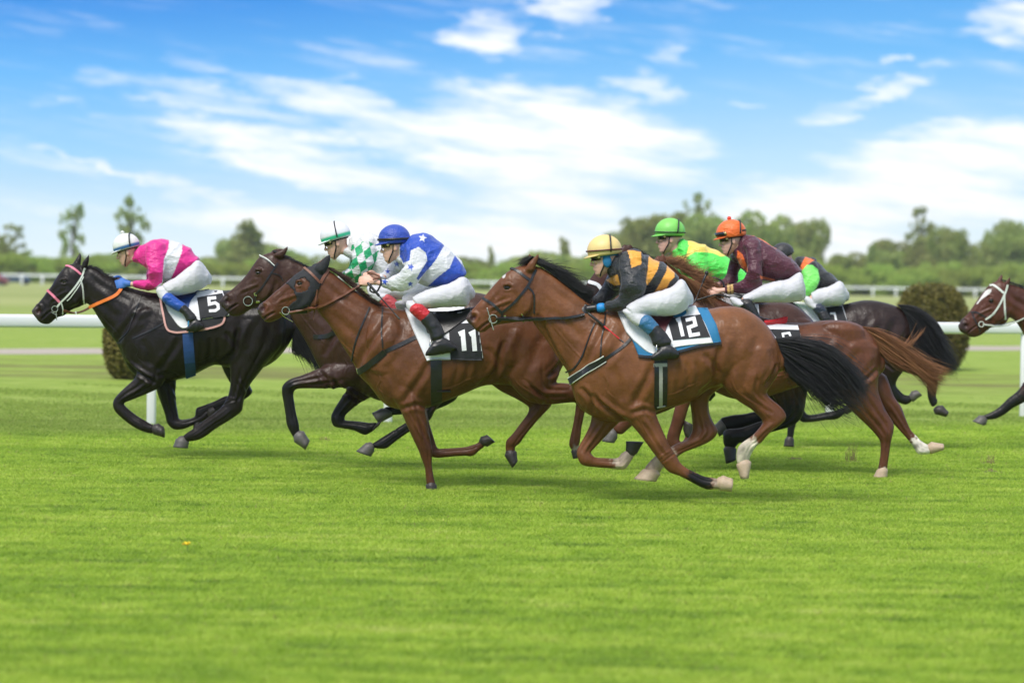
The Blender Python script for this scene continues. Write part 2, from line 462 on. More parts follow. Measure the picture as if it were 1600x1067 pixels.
def dens(pts, step=2.5):
    o = []
    for (a, b) in zip(pts[:-1], pts[1:]):
        n = max(1, int(math.hypot(b[0] - a[0], b[1] - a[1]) / step))
        o += [(a[0] + (b[0] - a[0]) * k / n, a[1] + (b[1] - a[1]) * k / n) for k in range(n)]
    return o + [pts[-1]]
def strap(G, sk, pts, wd, off=.006, both=True, curve=True, free=None):
    pp = [tuple(x) for x in crom(np.array(pts, float), 4)] if curve and len(pts) > 2 else pts
    pp = dens(pp)
    hits = fill([sk.near(*p) for p in pp], pp, sk.Y)
    q = np.array([h[0] for h in hits]); nn = np.array([h[1] for h in hits])
    for _ in range(3):
        nn[1:-1] = (nn[:-2] + nn[1:-1] * 2 + nn[2:]) / 4
        q[1:-1, 1] = np.minimum(q[1:-1, 1], (q[:-2, 1] + q[1:-1, 1] * 2 + q[2:, 1]) / 4)
    ribbon(G, q, nn, wd / 2, off)
    if both:
        fh = [sk.far(p) for p in q]; ok = [h for h in fh if h is not None]
        if len(ok) > 2: ribbon(G, [h[0] for h in ok], [h[1] for h in ok], wd / 2, off)
def patch(G, sk, rows, off, th=.006, nu=34, nv=24, both=False, wav=0.0, seed=0, bridge=True):
    """cloth lying on the surface: rows of px polylines (same count) top -> bottom"""
    rows = np.array(rows, float)
    gu = [crom(r, 12) if len(r) > 2 else np.linspace(r[0], r[1], 13) for r in rows]
    gu = np.array([[r[int(round(k * (len(r) - 1) / nu))] if False else np.array([np.interp(k / nu * (len(r) - 1), np.arange(len(r)), r[:, d]) for d in (0, 1)]) for k in range(nu + 1)] for r in gu])
    g = np.array([[[np.interp(j / nv * (len(gu) - 1), np.arange(len(gu)), gu[:, k, d]) for d in (0, 1)] for k in range(nu + 1)] for j in range(nv + 1)])
    pos = np.zeros((nv + 1, nu + 1, 3)); nor = np.zeros_like(pos)
    for k in range(nu + 1):
        col = [tuple(g[j, k]) for j in range(nv + 1)]
        h = fill([sk.near(*p) for p in col], col, sk.Y)
        for j in range(nv + 1): pos[j, k] = h[j][0]; nor[j, k] = h[j][1]
    y = pos[..., 1].copy()
    for _ in range(6 if bridge else 0):      # cloth bridges hollows
        s = y.copy(); s[1:-1, 1:-1] = (y[:-2, 1:-1] + y[2:, 1:-1] + y[1:-1, :-2] + y[1:-1, 2:]) / 4; y = np.minimum(y, s) * .6 + np.minimum(y + .01, s) * .4
    def build(y, sgn):
        p = pos.copy(); p[..., 1] = y
        if wav:
            w_ = wob(p.reshape(-1, 3), 26, seed).reshape(y.shape); fade = np.linspace(.2, 1, nv + 1)[:, None]
            p[..., 1] += sgn * wav * (w_ + .3) * fade
        top = p.copy(); top[..., 1] += sgn * off; top[..., 2] += off * .3
        bot = p.copy(); bot[..., 1] += sgn * (off - th)
        V = np.concatenate([top.reshape(-1, 3), bot.reshape(-1, 3)]); m = (nv + 1) * (nu + 1); F = []
        ix = lambda j, k: j * (nu + 1) + k
        for j in range(nv):
            for k in range(nu):
                F.append((ix(j, k), ix(j + 1, k), ix(j + 1, k + 1), ix(j, k + 1)))
                F.append((m + ix(j, k), m + ix(j, k + 1), m + ix(j + 1, k + 1), m + ix(j + 1, k)))
        for j in range(nv):
            for k in (0, nu): F.append((ix(j, k), ix(j + 1, k), m + ix(j + 1, k), m + ix(j, k)))
        for k in range(nu):
            for j in (0, nv): F.append((ix(j, k), ix(j, k + 1), m + ix(j, k + 1), m + ix(j, k)))
        G.add(V, F)
    build(y, -1)
    if both:
        n0 = G.n; build(2 * sk.Y - y, 1); m_ = n0   # joined over the spine
        G.F += [(k, k + 1, m_ + k + 1, m_ + k) for k in range(nu)]
def strands(name, guides, n, Yc, matn, parent, depth=.05, rad=.0035, seed=0, jit=1.0, zoff=0.0, tip=.35, minl=.55):
    """guides: list of lines, each [(px,py)...] same count; strands interpolate between guides"""
    rs = np.random.RandomState(seed); G = np.array(guides, float); ng, npt = G.shape[:2]
    Vs = []; Fs = []; cnt = 0
    K = 11
    n = int(n * 2.9); rad = rad * .48
    for s in range(n):
        u = rs.uniform(0, ng - 1); i = min(int(u), ng - 2); f = u - i
        line = crom(G[i] * (1 - f) + G[i + 1] * f, 5)
        L = rs.uniform(minl, 1.0) if rs.rand() < .8 else 1.0
        t = np.linspace(0, L, K) * (len(line) - 1)
        pl = np.stack([np.interp(t, np.arange(len(line)), line[:, d]) for d in (0, 1)], 1)
        tt = np.linspace(0, 1, K)
        ph = rs.uniform(0, 6, 2); am = rs.normal(0, 1.6 * jit, 2)
        fz = rs.rand() < .12; jx = jit * (2.4 if fz else 1)
        pl[:, 0] += am[0] * np.sin(tt * rs.uniform(2, 6) + ph[0]) * tt + rs.normal(0, 2.2 * jx) * tt
        pl[:, 1] += am[1] * np.sin(tt * rs.uniform(2, 6) + ph[1]) * tt + rs.normal(0, 2.6 * jx) * tt ** 1.3
        z0 = rs.uniform(-1, 1) * depth; z1 = z0 * rs.uniform(.8, 2.2)
        pts = np.array([P(p[0], p[1], Yc + zoff + z0 + (z1 - z0) * k) for p, k in zip(pl, tt)])
        r = rad * rs.uniform(.6, 1.4) * (1 - (1 - tip) * tt ** 2); r[-1] *= .2
        tg = np.gradient(pts, axis=0); tg /= np.linalg.norm(tg, axis=1)[:, None] + 1e-9
        a = np.cross(tg, [0, 1, 0]); a /= np.linalg.norm(a, axis=1)[:, None] + 1e-9; b = np.cross(tg, a)
        for c in range(3):
            an = 2 * math.pi * c / 3
            Vs.append(pts + (a * math.cos(an) + b * math.sin(an)) * r[:, None])
        for k in range(K - 1):
            for c in range(3):
                p0 = cnt + c * K + k; p1 = cnt + ((c + 1) % 3) * K + k
                Fs.append((p0, p1, p1 + 1, p0 + 1))
        cnt += 3 * K
    return mesh_obj(name, np.concatenate(Vs), Fs, M[matn], parent)

HORSES = {}
BODYLINES = [('A', [(560, 440), (610, 560), (680, 700), (740, 800)], 4.5, .010), ('A', [(600, 230), (690, 320), (820, 400), (930, 460)], 6, .005), ('A', [(640, 420), (760, 520), (850, 600)], 7, .004), ('A', [(1010, 470), (940, 600), (875, 720), (850, 810)], 6, .010),
  ('A', [(1110, 520), (1060, 640), (960, 760)], 7, .005), ('B', [(640, 230), (605, 330), (550, 430), (510, 510)], 6, .010), ('B', [(655, 545), (590, 520), (500, 545)], 4, .007), ('B', [(255, 420), (330, 495), (420, 560), (500, 610)], 4, .013), ('B', [(190, 380), (245, 450), (275, 540)], 4, .010), ('B', [(300, 440), (380, 510), (470, 560)], 4, -.006),
  ('B', [(380, 250), (430, 360), (450, 470)], 7, .005), ('B', [(790, 230), (800, 320), (790, 420)], 4.5, .004), ('B', [(850, 220), (865, 310), (855, 400)], 4.5, .004), ('B', [(910, 220), (925, 300), (915, 370)], 4.5, .004),
  ('B', [(1062, 130), (1040, 220), (1042, 300), (1000, 370), (930, 420)], 5, .012), ('B', [(960, 170), (1010, 230), (1040, 300)], 5, .007), ('B', [(1425, 230), (1395, 310), (1340, 380)], 4, .011), ('B', [(1290, 60), (1260, 190), (1220, 310), (1190, 410)], 8, .006),
  ('B', [(1130, 60), (1100, 180), (1110, 300)], 8, -.007), ('B', [(1350, 130), (1350, 230), (1300, 330)], 8, -.006), ('B', [(1240, 430), (1320, 490), (1390, 545)], 3, .007), ('B', [(590, 600), (655, 700), (715, 810)], 3, .006)]
BODYLINES += [('B', [(330, 300), (360, 350), (350, 400), (400, 450)], 1.3, -.0035), ('B', [(700, 430), (780, 420), (860, 380), (930, 350)], 1.3, -.003), ('B', [(1130, 330), (1160, 400), (1220, 450), (1300, 500)], 1.3, -.004), ('B', [(540, 560), (600, 660), (650, 740)], 1.3, -.004), ('A', [(660, 520), (760, 640), (850, 730)], 1.4, -.003), ('B', [(520, 380), (560, 430), (550, 480)], 1.3, -.003)]
HEADLINES = [('A', [(300, 330), (290, 380), (250, 430)], 1.2, -.0035), ('A', [(345, 380), (320, 420), (280, 440)], 1.2, -.003), ('A', [(540, 320), (525, 420), (455, 478), (380, 490)], 3.2, .008), ('A', [(262, 408), (340, 375), (400, 352)], 2.4, -.006), ('A', [(180, 550), (220, 515), (262, 488)], 1.6, .011), ('A', [(345, 264), (372, 255), (402, 268)], 1.8, -.008), ('A', [(350, 292), (375, 296), (398, 286)], 1.6, -.004),
  ('A', [(330, 300), (270, 370), (220, 425)], 3.2, .004), ('A', [(400, 300), (440, 360), (430, 430)], 4.5, .004), ('A', [(140, 440), (165, 432), (190, 450), (185, 490)], 2.0, -.006)]
def make_horse(key, label, Yc, base, legcol, data, voxel=.010):
    body = data['body']                              # [(fr,[secs])...] head -> rump
    secs = []
    for fr, ss in body: secs += parse(fr, ss)
    nh = data['nhead']                               # number of head sections
    G = Geo()
    head = secs[:nh]; trunk = secs[nh - 1 - data.get('ov', 1):] if False else secs[nh:]
    def defw(sc, f):
        return [(a, b, f(i) if wd is None else wd) for i, (a, b, wd) in enumerate(sc)]
    hw = [.045, .058, .060, .062, .068, .080, .098, .105, .095, .085, .075]
    head = defw(head, lambda i: hw[min(len(hw) - 1, int(round(i * 9 / (nh - 1))))])
    C, U, Vv = sec3(head, Yc); tube3(G, C, U, Vv, n=26, se=.9)
    k = 0
    nk = [.07, .075, .085, .10, .12]
    def tf(i): return nk[min(i, 4)]
    trunk = defw(trunk, tf)
    C, U, Vv = sec3(trunk, Yc); tube3(G, C, U, Vv, n=36, se=.92)
    # cheek (masseter) and eye brow
    hc = lambda t, f: (np.array(head[t][0]) * (1 - f) + np.array(head[t][1]) * f)
    ti = int(round(nh * .66))
    mpp = Yc / FPX
    for sgn in (-1, 1):
        q = hc(ti, .62); L = math.hypot(*(np.array(head[ti][0]) - np.array(head[ti][1]))) * mpp
        G.ell(P(q[0], q[1], Yc + sgn * .055), (L * .30, .045, L * .33))
        q = data['eye']; q = np.array(fp(q[0], q[1], q[2]))
        G.ell(P(q[0], q[1] - 4.5 * 20 / Yc, Yc + sgn * .082), (.032, .022, .016))
        n0 = hc(1, .25); G.ell(P(n0[0] + 1, n0[1], Yc + sgn * .038), (.032, .022, .030))
    for e, z in zip(data['ears'], (-.055, .055)):
        es = parse(e[0], e[1]); C, U, Vv = sec3(es, Yc, (z, z * 1.15), kw=.62); tube3(G, C, U, Vv, n=12)
    legs = []
    for lg in data['legs']:
        s = parse(lg['fr'], lg['s']); legs.append((s, lg))
        s = [(a, b, wd if wd is not None else min(.075, .40 * P_len(a, b, Yc))) for a, b, wd in s]
        z = lg['z']; zz = (z[0], z[0] * .9 + z[1] * .1, z[1], z[1])
        C, U, Vv = sec3(s, Yc, zz); tube3(G, C, U, Vv, n=20, sub=4)
    for bl in data.get('bulk', []):
        s = parse(bl['fr'], bl['s']); C, U, Vv = sec3(s, Yc, bl['z']); tube3(G, C, U, Vv, n=18)
    V, F = remesh(G, voxel, smooth=4, factor=.5)
    px = px_of(V)
    N = normals(V, F)
    # soft muscle modulation of the hide
    V = V + N * (wob(V, 14, hash(key) % 97 if False else len(key) + int(Yc * 10)) * .0035)[:, None]
    # muscle lines
    def affine(src, dst):
        A = np.c_[np.array(src, float), np.ones(len(src))]; X, *_ = np.linalg.lstsq(A, np.array(dst, float), rcond=None); return lambda p: np.c_[np.array(p, float), np.ones(len(p))] @ X
    def crease(pts, wpx, dep):
        nonlocal V
        pl = crom(np.array(pts), 5) if len(pts) > 2 else np.array(pts); best = np.full(len(V), 1e9)
        lo, hi_ = pl.min(0) - wpx * 4, pl.max(0) + wpx * 4; ix = np.where(((px > lo) & (px < hi_)).all(1))[0]; q = px[ix]; bb = np.full(len(ix), 1e9); tt_ = np.zeros(len(ix))
        for i in range(len(pl) - 1):
            d = pl[i + 1] - pl[i]; t = np.clip(((q - pl[i]) @ d) / (d @ d + 1e-9), 0, 1); dd = np.linalg.norm(q - pl[i] - t[:, None] * d, axis=1)
            m = dd < bb; bb[m] = dd[m]; tt_[m] = ((i + t) / (len(pl) - 1))[m]
        fade = np.clip(np.minimum(tt_, 1 - tt_) * 5, 0, 1) ** .5
        prof = np.exp(-(bb / wpx) ** 2) - .45 * np.exp(-((bb - wpx * 2.1) / wpx) ** 2)
        V[ix] -= N[ix] * (prof * fade * dep * np.clip(abs(N[ix, 1]) * 2, 0, 1))[:, None]
    if 'map' in data:
        f_ = affine([(845, 415), (965, 484), (1218, 560), (1012, 648)], data['map']); sc_ = 19.2 / Yc
        for fr, pts, wp, dep in BODYLINES: crease(f_(fpts(fr, pts)), wp * sc_ * .85, dep * 1.7)
    if nh >= 7:
        f_ = affine([(729.5, 497.5), (810, 416), (820, 501)], [head[0][0], head[-1][0], head[int(nh * .62)][1]])
        for fr, pts, wp, dep in HEADLINES: crease(f_(fpts(fr, pts)), wp * 19.2 / Yc, dep * 1.4)
    for s, lg in legs:
        n_ = len(s); ln = lambda i0, i1, f: [(s[i][0][0] * (1 - f) + s[i][1][0] * f, s[i][0][1] * (1 - f) + s[i][1][1] * f) for i in range(i0, i1)]
        k_ = 19.2 / Yc
        if n_ >= 9:
            crease(np.array(ln(2, min(6, n_), .36)), 2.4 * k_, .007); crease(np.array(ln(1, min(6, n_), .68)), 2.4 * k_, .007); crease(np.array(ln(2, min(6, n_), .52)), 2.6 * k_, -.004)
            crease(np.array(ln(n_ - 6, n_ - 1, .66)), 1.3 * k_, .007); crease(np.array(ln(n_ - 6, n_ - 1, .28)), 1.5 * k_, -.004)
    for fr, pts, wp, dep in data.get('lines', []): crease(np.array(fpts(fr, pts)), wp, dep)
    # nostril hollow
    nf = data['nostril']; q = np.array(fp(nf[0], nf[1], nf[2])); rr = 4.3 * 20 / Yc
    dn = np.hypot((px[:, 0] - q[0]) / rr, (px[:, 1] - q[1]) / (rr * 1.15))
    mk = dn < 1.3
    V[mk] -= N[mk] * (np.clip(1.3 - dn[mk], 0, 1) * .022)[:, None]
    col = np.tile(np.array(base, float), (len(V), 1))
    mix = lambda m, c: col.__setitem__(slice(None), col * (1 - m[:, None]) + np.array(c) * m[:, None])
    # lower belly and flanks a touch lighter/tan, back darker
    if data.get('tan'):
        tn = np.array(data['tan']); fl = np.clip(.5 + .9 * wob(V, 3.2, 5), 0, 1) * .8; mix(fl, tn)
    sm = lambda x, a, b: np.clip((x - a) / (b - a), 0, 1)
    dz, tz = chain_d(px, head[:3])
    muz = np.clip(1.6 - tz, 0, 1) * (dz < 40) * (px[:, 0] < head[3][0][0] + 3)
    mix(np.clip(muz, 0, 1) * .85, data.get('muzzle', (.035, .026, .024)))
    Yv = V[:, 1]
    for s, lg in legs:
        d, t = chain_d(px, s); z = lg['z'][1]
        t = t + .7 * wob(V, 70, 12) + .5 * wob(V, 150, 4)
        side = (Yv - Yc) * np.sign(z) > .01
        wl = np.interp(t, np.arange(len(s)), [math.hypot(a[0] - b[0], a[1] - b[1]) / 2 for a, b, _ in s])
        near = (d < wl * 1.35 + 2) & side & (abs(Yv - Yc - z) < .10)
        k0 = lg.get('black', None)
        if k0 is not None: mix(sm(t, k0, k0 + 1.6) * near, legcol)
        for (t0, t1, c) in lg.get('sock', []):
            mix(sm(t, t0 - .1, t0 + .35) * (1 - sm(t, t1, t1 + .3)) * near, np.array(c) * np.clip(.86 + .45 * wob(V, 75, 3) + .35 * wob(V, 26, 8), .3, 1.1)[:, None] * np.array([1, .97, .9]))
    for pl, c in data.get('marks', []):
        mix(inpoly(px, fpts(pl[0], pl[1])).astype(float) * (V[:, 1] < Yc + .01), c)
    mix((np.clip(1.15 - dn, 0, .6) / .6) , (.04, .012, .012))
    root = empty('racehorse', (float(P(*head[-1][1], Yc)[0]) + .8, Yc, 0)); tag(root, label, 'horse', 'racehorses galloping across the turf')
    bo = mesh_obj('body', V, F, M['coat'], root, col=col)
    # eyes
    sk = Skin(V, F, Yc)
    eq = fp(*data['eye']); h = sk.near(*eq)
    g = Geo(); c = h[0] + np.array([0, .006, 0]); g.ell(c, (.027, .019, .021)); g.obj('eye', M['eye'], root)
    fh = sk.far(h[0])
    if fh is not None:
        g = Geo(); g.ell(fh[0] - np.array([0, .006, 0]), (.027, .019, .021)); g.obj('eye', M['eye'], root)
    # hooves
    for s, lg in legs:
        hs = parse(lg['fr'], lg['hoof']); z = lg['z'][1]
        g = Geo(); C, U, Vv = sec3(hs, Yc, (z, z), kw=.86); U[0] *= 1.04
        C2 = np.array([C[0] - (C[1] - C[0]) * .15, C[0], C[0] * .5 + C[1] * .5, C[1]]); U2 = np.array([U[0] * .85, U[0] * 1.06, (U[0] + U[1]) / 2, U[1]])
        w0 = np.array([0, np.linalg.norm(U[0]) * .95, 0]); w1 = np.array([0, np.linalg.norm(U[0]) * 1.15, 0])
        V2 = np.array([w0 * .9, w0, (w0 + w1) / 2, w1]); tube3(g, C2, U2, V2, sub=2, n=24, cap=(1, 0))
        g.obj('hoof', M[lg.get('hm', 'greyhoof')], root)
    HORSES[key] = dict(root=root, skin=sk, Y=Yc, head=head, trunk=trunk)
    return HORSES[key]
def P_len(a, b, Yc): return float(np.linalg.norm(P(a[0], a[1], Yc) - P(b[0], b[1], Yc)))
def tack(h, name, items, label=None, parent=None):
    """items: [(fr, pts, width, mat, both)] - the first is the part, differing materials share it as slots"""
    G = Geo(); mats = []; cuts = []
    for it in items:
        fr, pts, wd, mt = it[:4]; both = it[4] if len(it) > 4 else True; off = it[5] if len(it) > 5 else .007
        n0 = len(G.F)
        if wd == 'ring':
            c = fp(fr, *pts[0]); hh = h['skin'].near(*c); y = hh[0][1] if hh else h['Y'] - .07
            torus(G, P(c[0], c[1], y - .012), pts[1], .0045)
        elif wd == 'bar':
            a = fp(fr, *pts[0]); b = fp(fr, *pts[1]); hh = h['skin'].near(*a); y = (hh[0][1] if hh else h['Y'] - .07) - .014
            wire(G, [P(*a, y), P(*b, y)], .0045)
        else: strap(G, h['skin'], fpts(fr, pts), wd, off=off, both=both)
        if mt not in mats: mats.append(mt)
        cuts.append((n0, len(G.F), mats.index(mt)))
    o = mesh_obj(name, np.concatenate(G.V), G.F, [M[m] for m in mats], parent or h['root'], smooth=False)
    mi = np.zeros(len(G.F), int)
    for a, b, i in cuts: mi[a:b] = i
    o.data.polygons.foreach_set('material_index', mi.tolist())
    if label: o['label'] = label
    return o
def cloth(h, name, fr, rows, off, mt, parent=None, both=True, wav=.004, seed=1, label=None, on=None, **k):
    G = Geo(); patch(G, SKINS[on.name] if on else h['skin'], [fpts(fr, r) for r in rows], off, both=both, wav=wav, seed=seed, **k)
    if on: k_ = 0
    o = G.obj(name, M[mt], parent or h['root'])
    SKINS[o.name] = Skin(np.concatenate(G.V), G.F, h['Y'])
    if label: o['label'] = label
    return o
SKINS = {}
def number(h, fr, lines, wd, off, parent, on=None):
    sk_ = SKINS[on.name] if on else h['skin']; off = .004 if on else off
    """digits as flat bands, mitred, lying on the cloth (both rows of stitches left out)"""
    G = Geo()
    for k, pts in enumerate(lines):
        pp = fpts(fr, pts); n = len(pp); wp = wd / 2; L = []; Rr = []
        closed = pp[0] == pp[-1]
        for i in range(n):
            p = np.array(pp[i])
            d1 = np.array(pp[i]) - np.array(pp[i - 1 if i > 0 else (n - 2 if closed else 0)]); d2 = np.array(pp[(i + 1) if i < n - 1 else (1 if closed else i)]) - np.array(pp[i])
            if np.linalg.norm(d1) < 1e-6: d1 = d2
            if np.linalg.norm(d2) < 1e-6: d2 = d1
            d1 /= np.linalg.norm(d1); d2 /= np.linalg.norm(d2)
            n1 = np.array([-d1[1], d1[0]]); n2 = np.array([-d2[1], d2[0]]); m = n1 + n2; m /= np.linalg.norm(m) + 1e-9
            s = wp / max(.5, m @ n1)
            L.append(p + m * s); Rr.append(p - m * s)
        V = []; F = []
        for i in range(n - 1):
            K = 6
            b0 = len(V)
            for q in range(K + 1):
                for s in range(4):
                    t = s / 3; a = L[i] * (1 - q / K) + L[i + 1] * q / K; b = Rr[i] * (1 - q / K) + Rr[i + 1] * q / K
                    c = a * (1 - t) + b * t; V.append(tuple(c))
            for q in range(K):
                for s in range(3): a = b0 + q * 4 + s; F.append((a, a + 1, a + 5, a + 4))
        hits = fill([sk_.near(*p) for p in V], V, h['Y'])
        pos = np.array([hh[0] for hh in hits]); pos[:, 1] -= off + .0006 * k
        back = pos + np.array([0, .004, 0]); m = len(pos)
        G.add(np.concatenate([pos, back]), F + [tuple(x + m for x in f[::-1]) for f in F])
    return G.obj('number', M['white'], parent, smooth=False)
TANC = (.150, .052, .020)
def mane(h, roots, flow, n, matn, seed=1, depth=.035, jit=1.0, rad=.0035, extra=None):
    """roots: crest px polyline, flow: displacement px of the free end for each root"""
    g = [[r, (r[0] + f[0] * .35, r[1] + f[1] * .3 - 1), (r[0] + f[0] * .7, r[1] + f[1] * .66), (r[0] + f[0], r[1] + f[1])] for r, f in zip(roots, flow)]
    return strands('mane', g, n, h['Y'], matn, h['root'], depth=depth, seed=seed, jit=jit, rad=rad)
def tail(h, guides, n, matn, seed=2, depth=.05, rad=.0045, jit=1.0, fr='X', extra=0):
    g = [fpts(fr, x) for x in guides]
    o = strands('tail', g, n, h['Y'], matn, h['root'], depth=depth, seed=seed, rad=rad, jit=jit)
    return o

# ---- horse 12, nearest
h12 = make_horse('12', 'bright bay racehorse with white socks, number 12 cloth over blue pad', 19.2, (.125, .043, .017), BLK, dict(map=[(845, 415), (965, 484), (1218, 560), (1012, 648)],
  nhead=10, eye=('A', 370, 278), nostril=('A', 158, 464), tan=(.20, .078, .028),
  body=[('A', [(118, 470, 152, 518), (122, 448, 182, 552), (150, 416, 226, 556), (185, 376, 266, 528), (225, 333, 330, 508), (270, 283, 410, 497), (310, 238, 480, 485), (355, 193, 535, 455), (400, 160, 552, 390), (440, 145, 562, 330),
     (480, 140, 500, 430), (575, 150, 535, 500), (650, 195, 596, 575), (730, 255, 652, 665), (810, 320, 703, 742), (890, 380, 750, 815, .14), (985, 420, 772, 905, .18)]),
   ('X', [(965, 484, 908, 640, .225), (995, 490, 950, 658, .25), (1020, 492, 1000, 655, .275), (1045, 494, 1035, 640, .29), (1076, 490, 1077, 628, .30), (1105, 484, 1112, 606, .29), (1131, 479, 1137, 602, .28), (1160, 481, 1166, 605, .27), (1187, 497, 1190, 605, .23), (1207, 520, 1208, 596, .18), (1219, 545, 1217, 580, .10)])],
  ears=[('A', [(480, 165, 545, 165, .03), (500, 128, 552, 130, .026), (530, 95, 562, 105, .014), (562, 68, 572, 74, .006)]), ('A', [(450, 150, 520, 155, .03), (490, 110, 522, 118, .024), (500, 82, 524, 90, .014), (507, 66, 517, 70, .006)])],
  legs=[
   dict(fr='B', z=(-.13, -.11), s=[(300, 400, 600, 330, .10), (400, 520, 650, 450, .105), (490, 600, 660, 545, .085), (560, 680, 690, 620, .068), (620, 760, 722, 690), (670, 825, 758, 762), (702, 868, 792, 812), (745, 912, 812, 850), (800, 932, 852, 884), (880, 972, 912, 914), (942, 1004, 962, 936), (985, 1018, 1012, 944), (1035, 1016, 1046, 952), (1062, 1016, 1070, 945)],
        hoof=[(1064, 1022, 1078, 934), (1130, 1034, 1140, 950)], hm='palehoof', sock=[(8.4, 11.2, (.012, .010, .012)), (11.4, 14, (.42, .33, .27))]),
   dict(fr='B', z=(.12, .10), s=[(230, 400, 480, 480, .10), (255, 520, 440, 580, .085), (250, 600, 380, 650, .07), (218, 672, 322, 712), (180, 742, 268, 770), (163, 790, 252, 785), (192, 862, 268, 806), (278, 880, 292, 816), (370, 886, 372, 822), (425, 892, 412, 822), (468, 888, 428, 816), (500, 845, 440, 795), (525, 805, 472, 775)],
        hoof=[(540, 790, 474, 772), (584, 722, 472, 718)], hm='darkhoof', sock=[(8.4, 13, (.50, .40, .33))]),
   dict(fr='B', z=(-.12, -.12), s=[(1070, 160, 1405, 130, .15), (1055, 280, 1430, 270, .155), (1085, 380, 1375, 372, .135), (1165, 460, 1352, 418, .10), (1250, 515, 1392, 462, .075), (1310, 568, 1440, 502), (1325, 600, 1474, 556), (1305, 632, 1452, 602), (1262, 680, 1378, 660), (1225, 706, 1322, 724), (1178, 745, 1285, 752), (1160, 800, 1252, 806), (1165, 850, 1240, 850)],
        hoof=[(1166, 868, 1252, 852), (1188, 950, 1240, 946)], hm='palehoof', sock=[(8.9, 14, (.72, .66, .56))], black=None),
   dict(fr='B', z=(.12, .11), s=[(850, 300, 1150, 330, .13), (865, 440, 1005, 430, .10), (880, 540, 995, 535, .085), (888, 620, 1020, 600, .07), (880, 665, 1048, 655), (850, 705, 1005, 715), (800, 726, 905, 762), (752, 752, 832, 790), (690, 785, 775, 830), (640, 825, 712, 872), (592, 880, 685, 912)],
        hoof=[(580, 895, 682, 925), (520, 950, 662, 968)], hm='palehoof', sock=[(7.2, 12, (.50, .38, .30))])],
  bulk=[dict(fr='A', z=(-.10, -.17, -.15), s=[(930, 470, 1100, 520, .05), (860, 640, 1120, 660, .07), (850, 800, 1050, 860, .06)]),
        dict(fr='B', z=(-.17, -.17), s=[(440, 330, 640, 300, .07), (440, 450, 655, 420, .07)]),
        dict(fr='B', z=(-.13, -.15, -.10), s=[(1120, 20, 1330, 20, .10), (1110, 150, 1370, 150, .10), (1150, 330, 1400, 330, .07)])],
  marks=[(('A', [(340, 205), (362, 193), (356, 215), (342, 224)]), (.6, .58, .55))]))
tack(h12, 'bridle', [('A', [(392, 158), (430, 172), (475, 205), (520, 240)], .022, 'black'), ('A', [(548, 165), (512, 242), (480, 292), (412, 372), (340, 432)], .020, 'black'), ('A', [(218, 344), (280, 382), (335, 436)], .022, 'black'),
  ('A', [(500, 272), (535, 322), (540, 440)], .013, 'black'), ('A', [(340, 436), (330, 480), (300, 500)], .014, 'black'), ('A', [(355, 450), (358, 475)], .018, 'metal'), ('A', [(282, 473), .034], 'ring', 'metal'), ('A', [(244, 405), (284, 540)], 'bar', 'metal'), ('A', [(460, 440), (478, 470), (470, 492)], .008, 'metal', False)])
tack(h12, 'reins', [('A', [(300, 468), (450, 466), (600, 470), (740, 466), (850, 452)], .020, 'black', True, .03)])
bp = tack(h12, 'breastplate', [('A', [(762, 862), (860, 795), (982, 722)], .052, 'black', True, .012), ('A', [(982, 722), (1060, 672), (1110, 632), (1180, 556)], .024, 'black'), ('A', [(738, 806), (790, 780), (842, 700), (880, 600), (918, 500)], .013, 'black'), ('A', [(952, 712), (962, 600), (985, 440)], .011, 'black'),
  ('A', [(757, 842), (856, 776), (972, 704)], .005, 'whitestrap', False, .0145), ('A', [(770, 882), (872, 812), (990, 740)], .005, 'whitestrap', False, .0145)])
tack(h12, 'girth', [('B', [(690, 60), (691, 235), (690, 380), (688, 508)], .105, 'black', True, .009), ('B', [(689, 235), (690, 380), (688, 498)], .028, 'greystrap', True, .012), ('B', [(648, 242), (730, 240)], .028, 'greystrap', False, .015), ('B', [(664, 500), (716, 492)], .012, 'greystrap', False, .015)])
c1 = cloth(h12, 'saddle_pad', 'R', [[(470, 640), (700, 655), (900, 610), (1092, 612)], [(530, 800), (720, 820), (960, 760), (1155, 730)], [(592, 955), (740, 955), (960, 900), (1192, 860)]], .014, 'bluepad')
tack(h12, 'pad_binding', [('R', [(592, 957), (690, 962), (870, 930), (1040, 885), (1192, 862)], .020, 'black', False, .02)], parent=c1)
c2 = cloth(h12, 'saddle_cloth', 'R', [[(436, 630), (620, 650), (860, 625), (1005, 596)], [(500, 780), (660, 800), (900, 780), (1080, 740)], [(555, 845), (700, 945), (870, 892), (1130, 862)]], .022, 'white', wav=.013)
c3 = cloth(h12, 'number_panel', 'R', [[(800, 684), (1042, 656)], [(842, 842), (1112, 818)]], .007, 'blackcloth', c2, both=False, wav=0, on=c2, bridge=False)
number(h12, 'L', [[(322, 718), (340, 710), (366, 822)], [(384, 716), (438, 704), (449, 748), (404, 764), (416, 816), (478, 806)]], 5.6, .044, c2, c3)
cloth(h12, 'saddle', 'R', [[(600, 640), (800, 650), (960, 610)], [(700, 770), (780, 790), (800, 680)]], .032, 'maroonl', both=True, wav=0)
strands('forelock', [[(826, 404), (822, 408), (815, 412), (809, 418)], [(832, 400), (826, 402), (818, 406), (810, 411)], [(838, 404), (846, 406), (856, 413), (868, 424)]], 90, 19.2, 'hair_black', h12['root'], depth=.03, rad=.004)
mane(h12, [(828, 408), (840, 413), (858, 425), (875, 438), (892, 452), (905, 466), (918, 478)], [(24, 2), (62, 18), (62, 26), (48, 26), (36, 6), (22, -16), (6, -14)], 620, 'hair_black', jit=1.6, depth=.045)
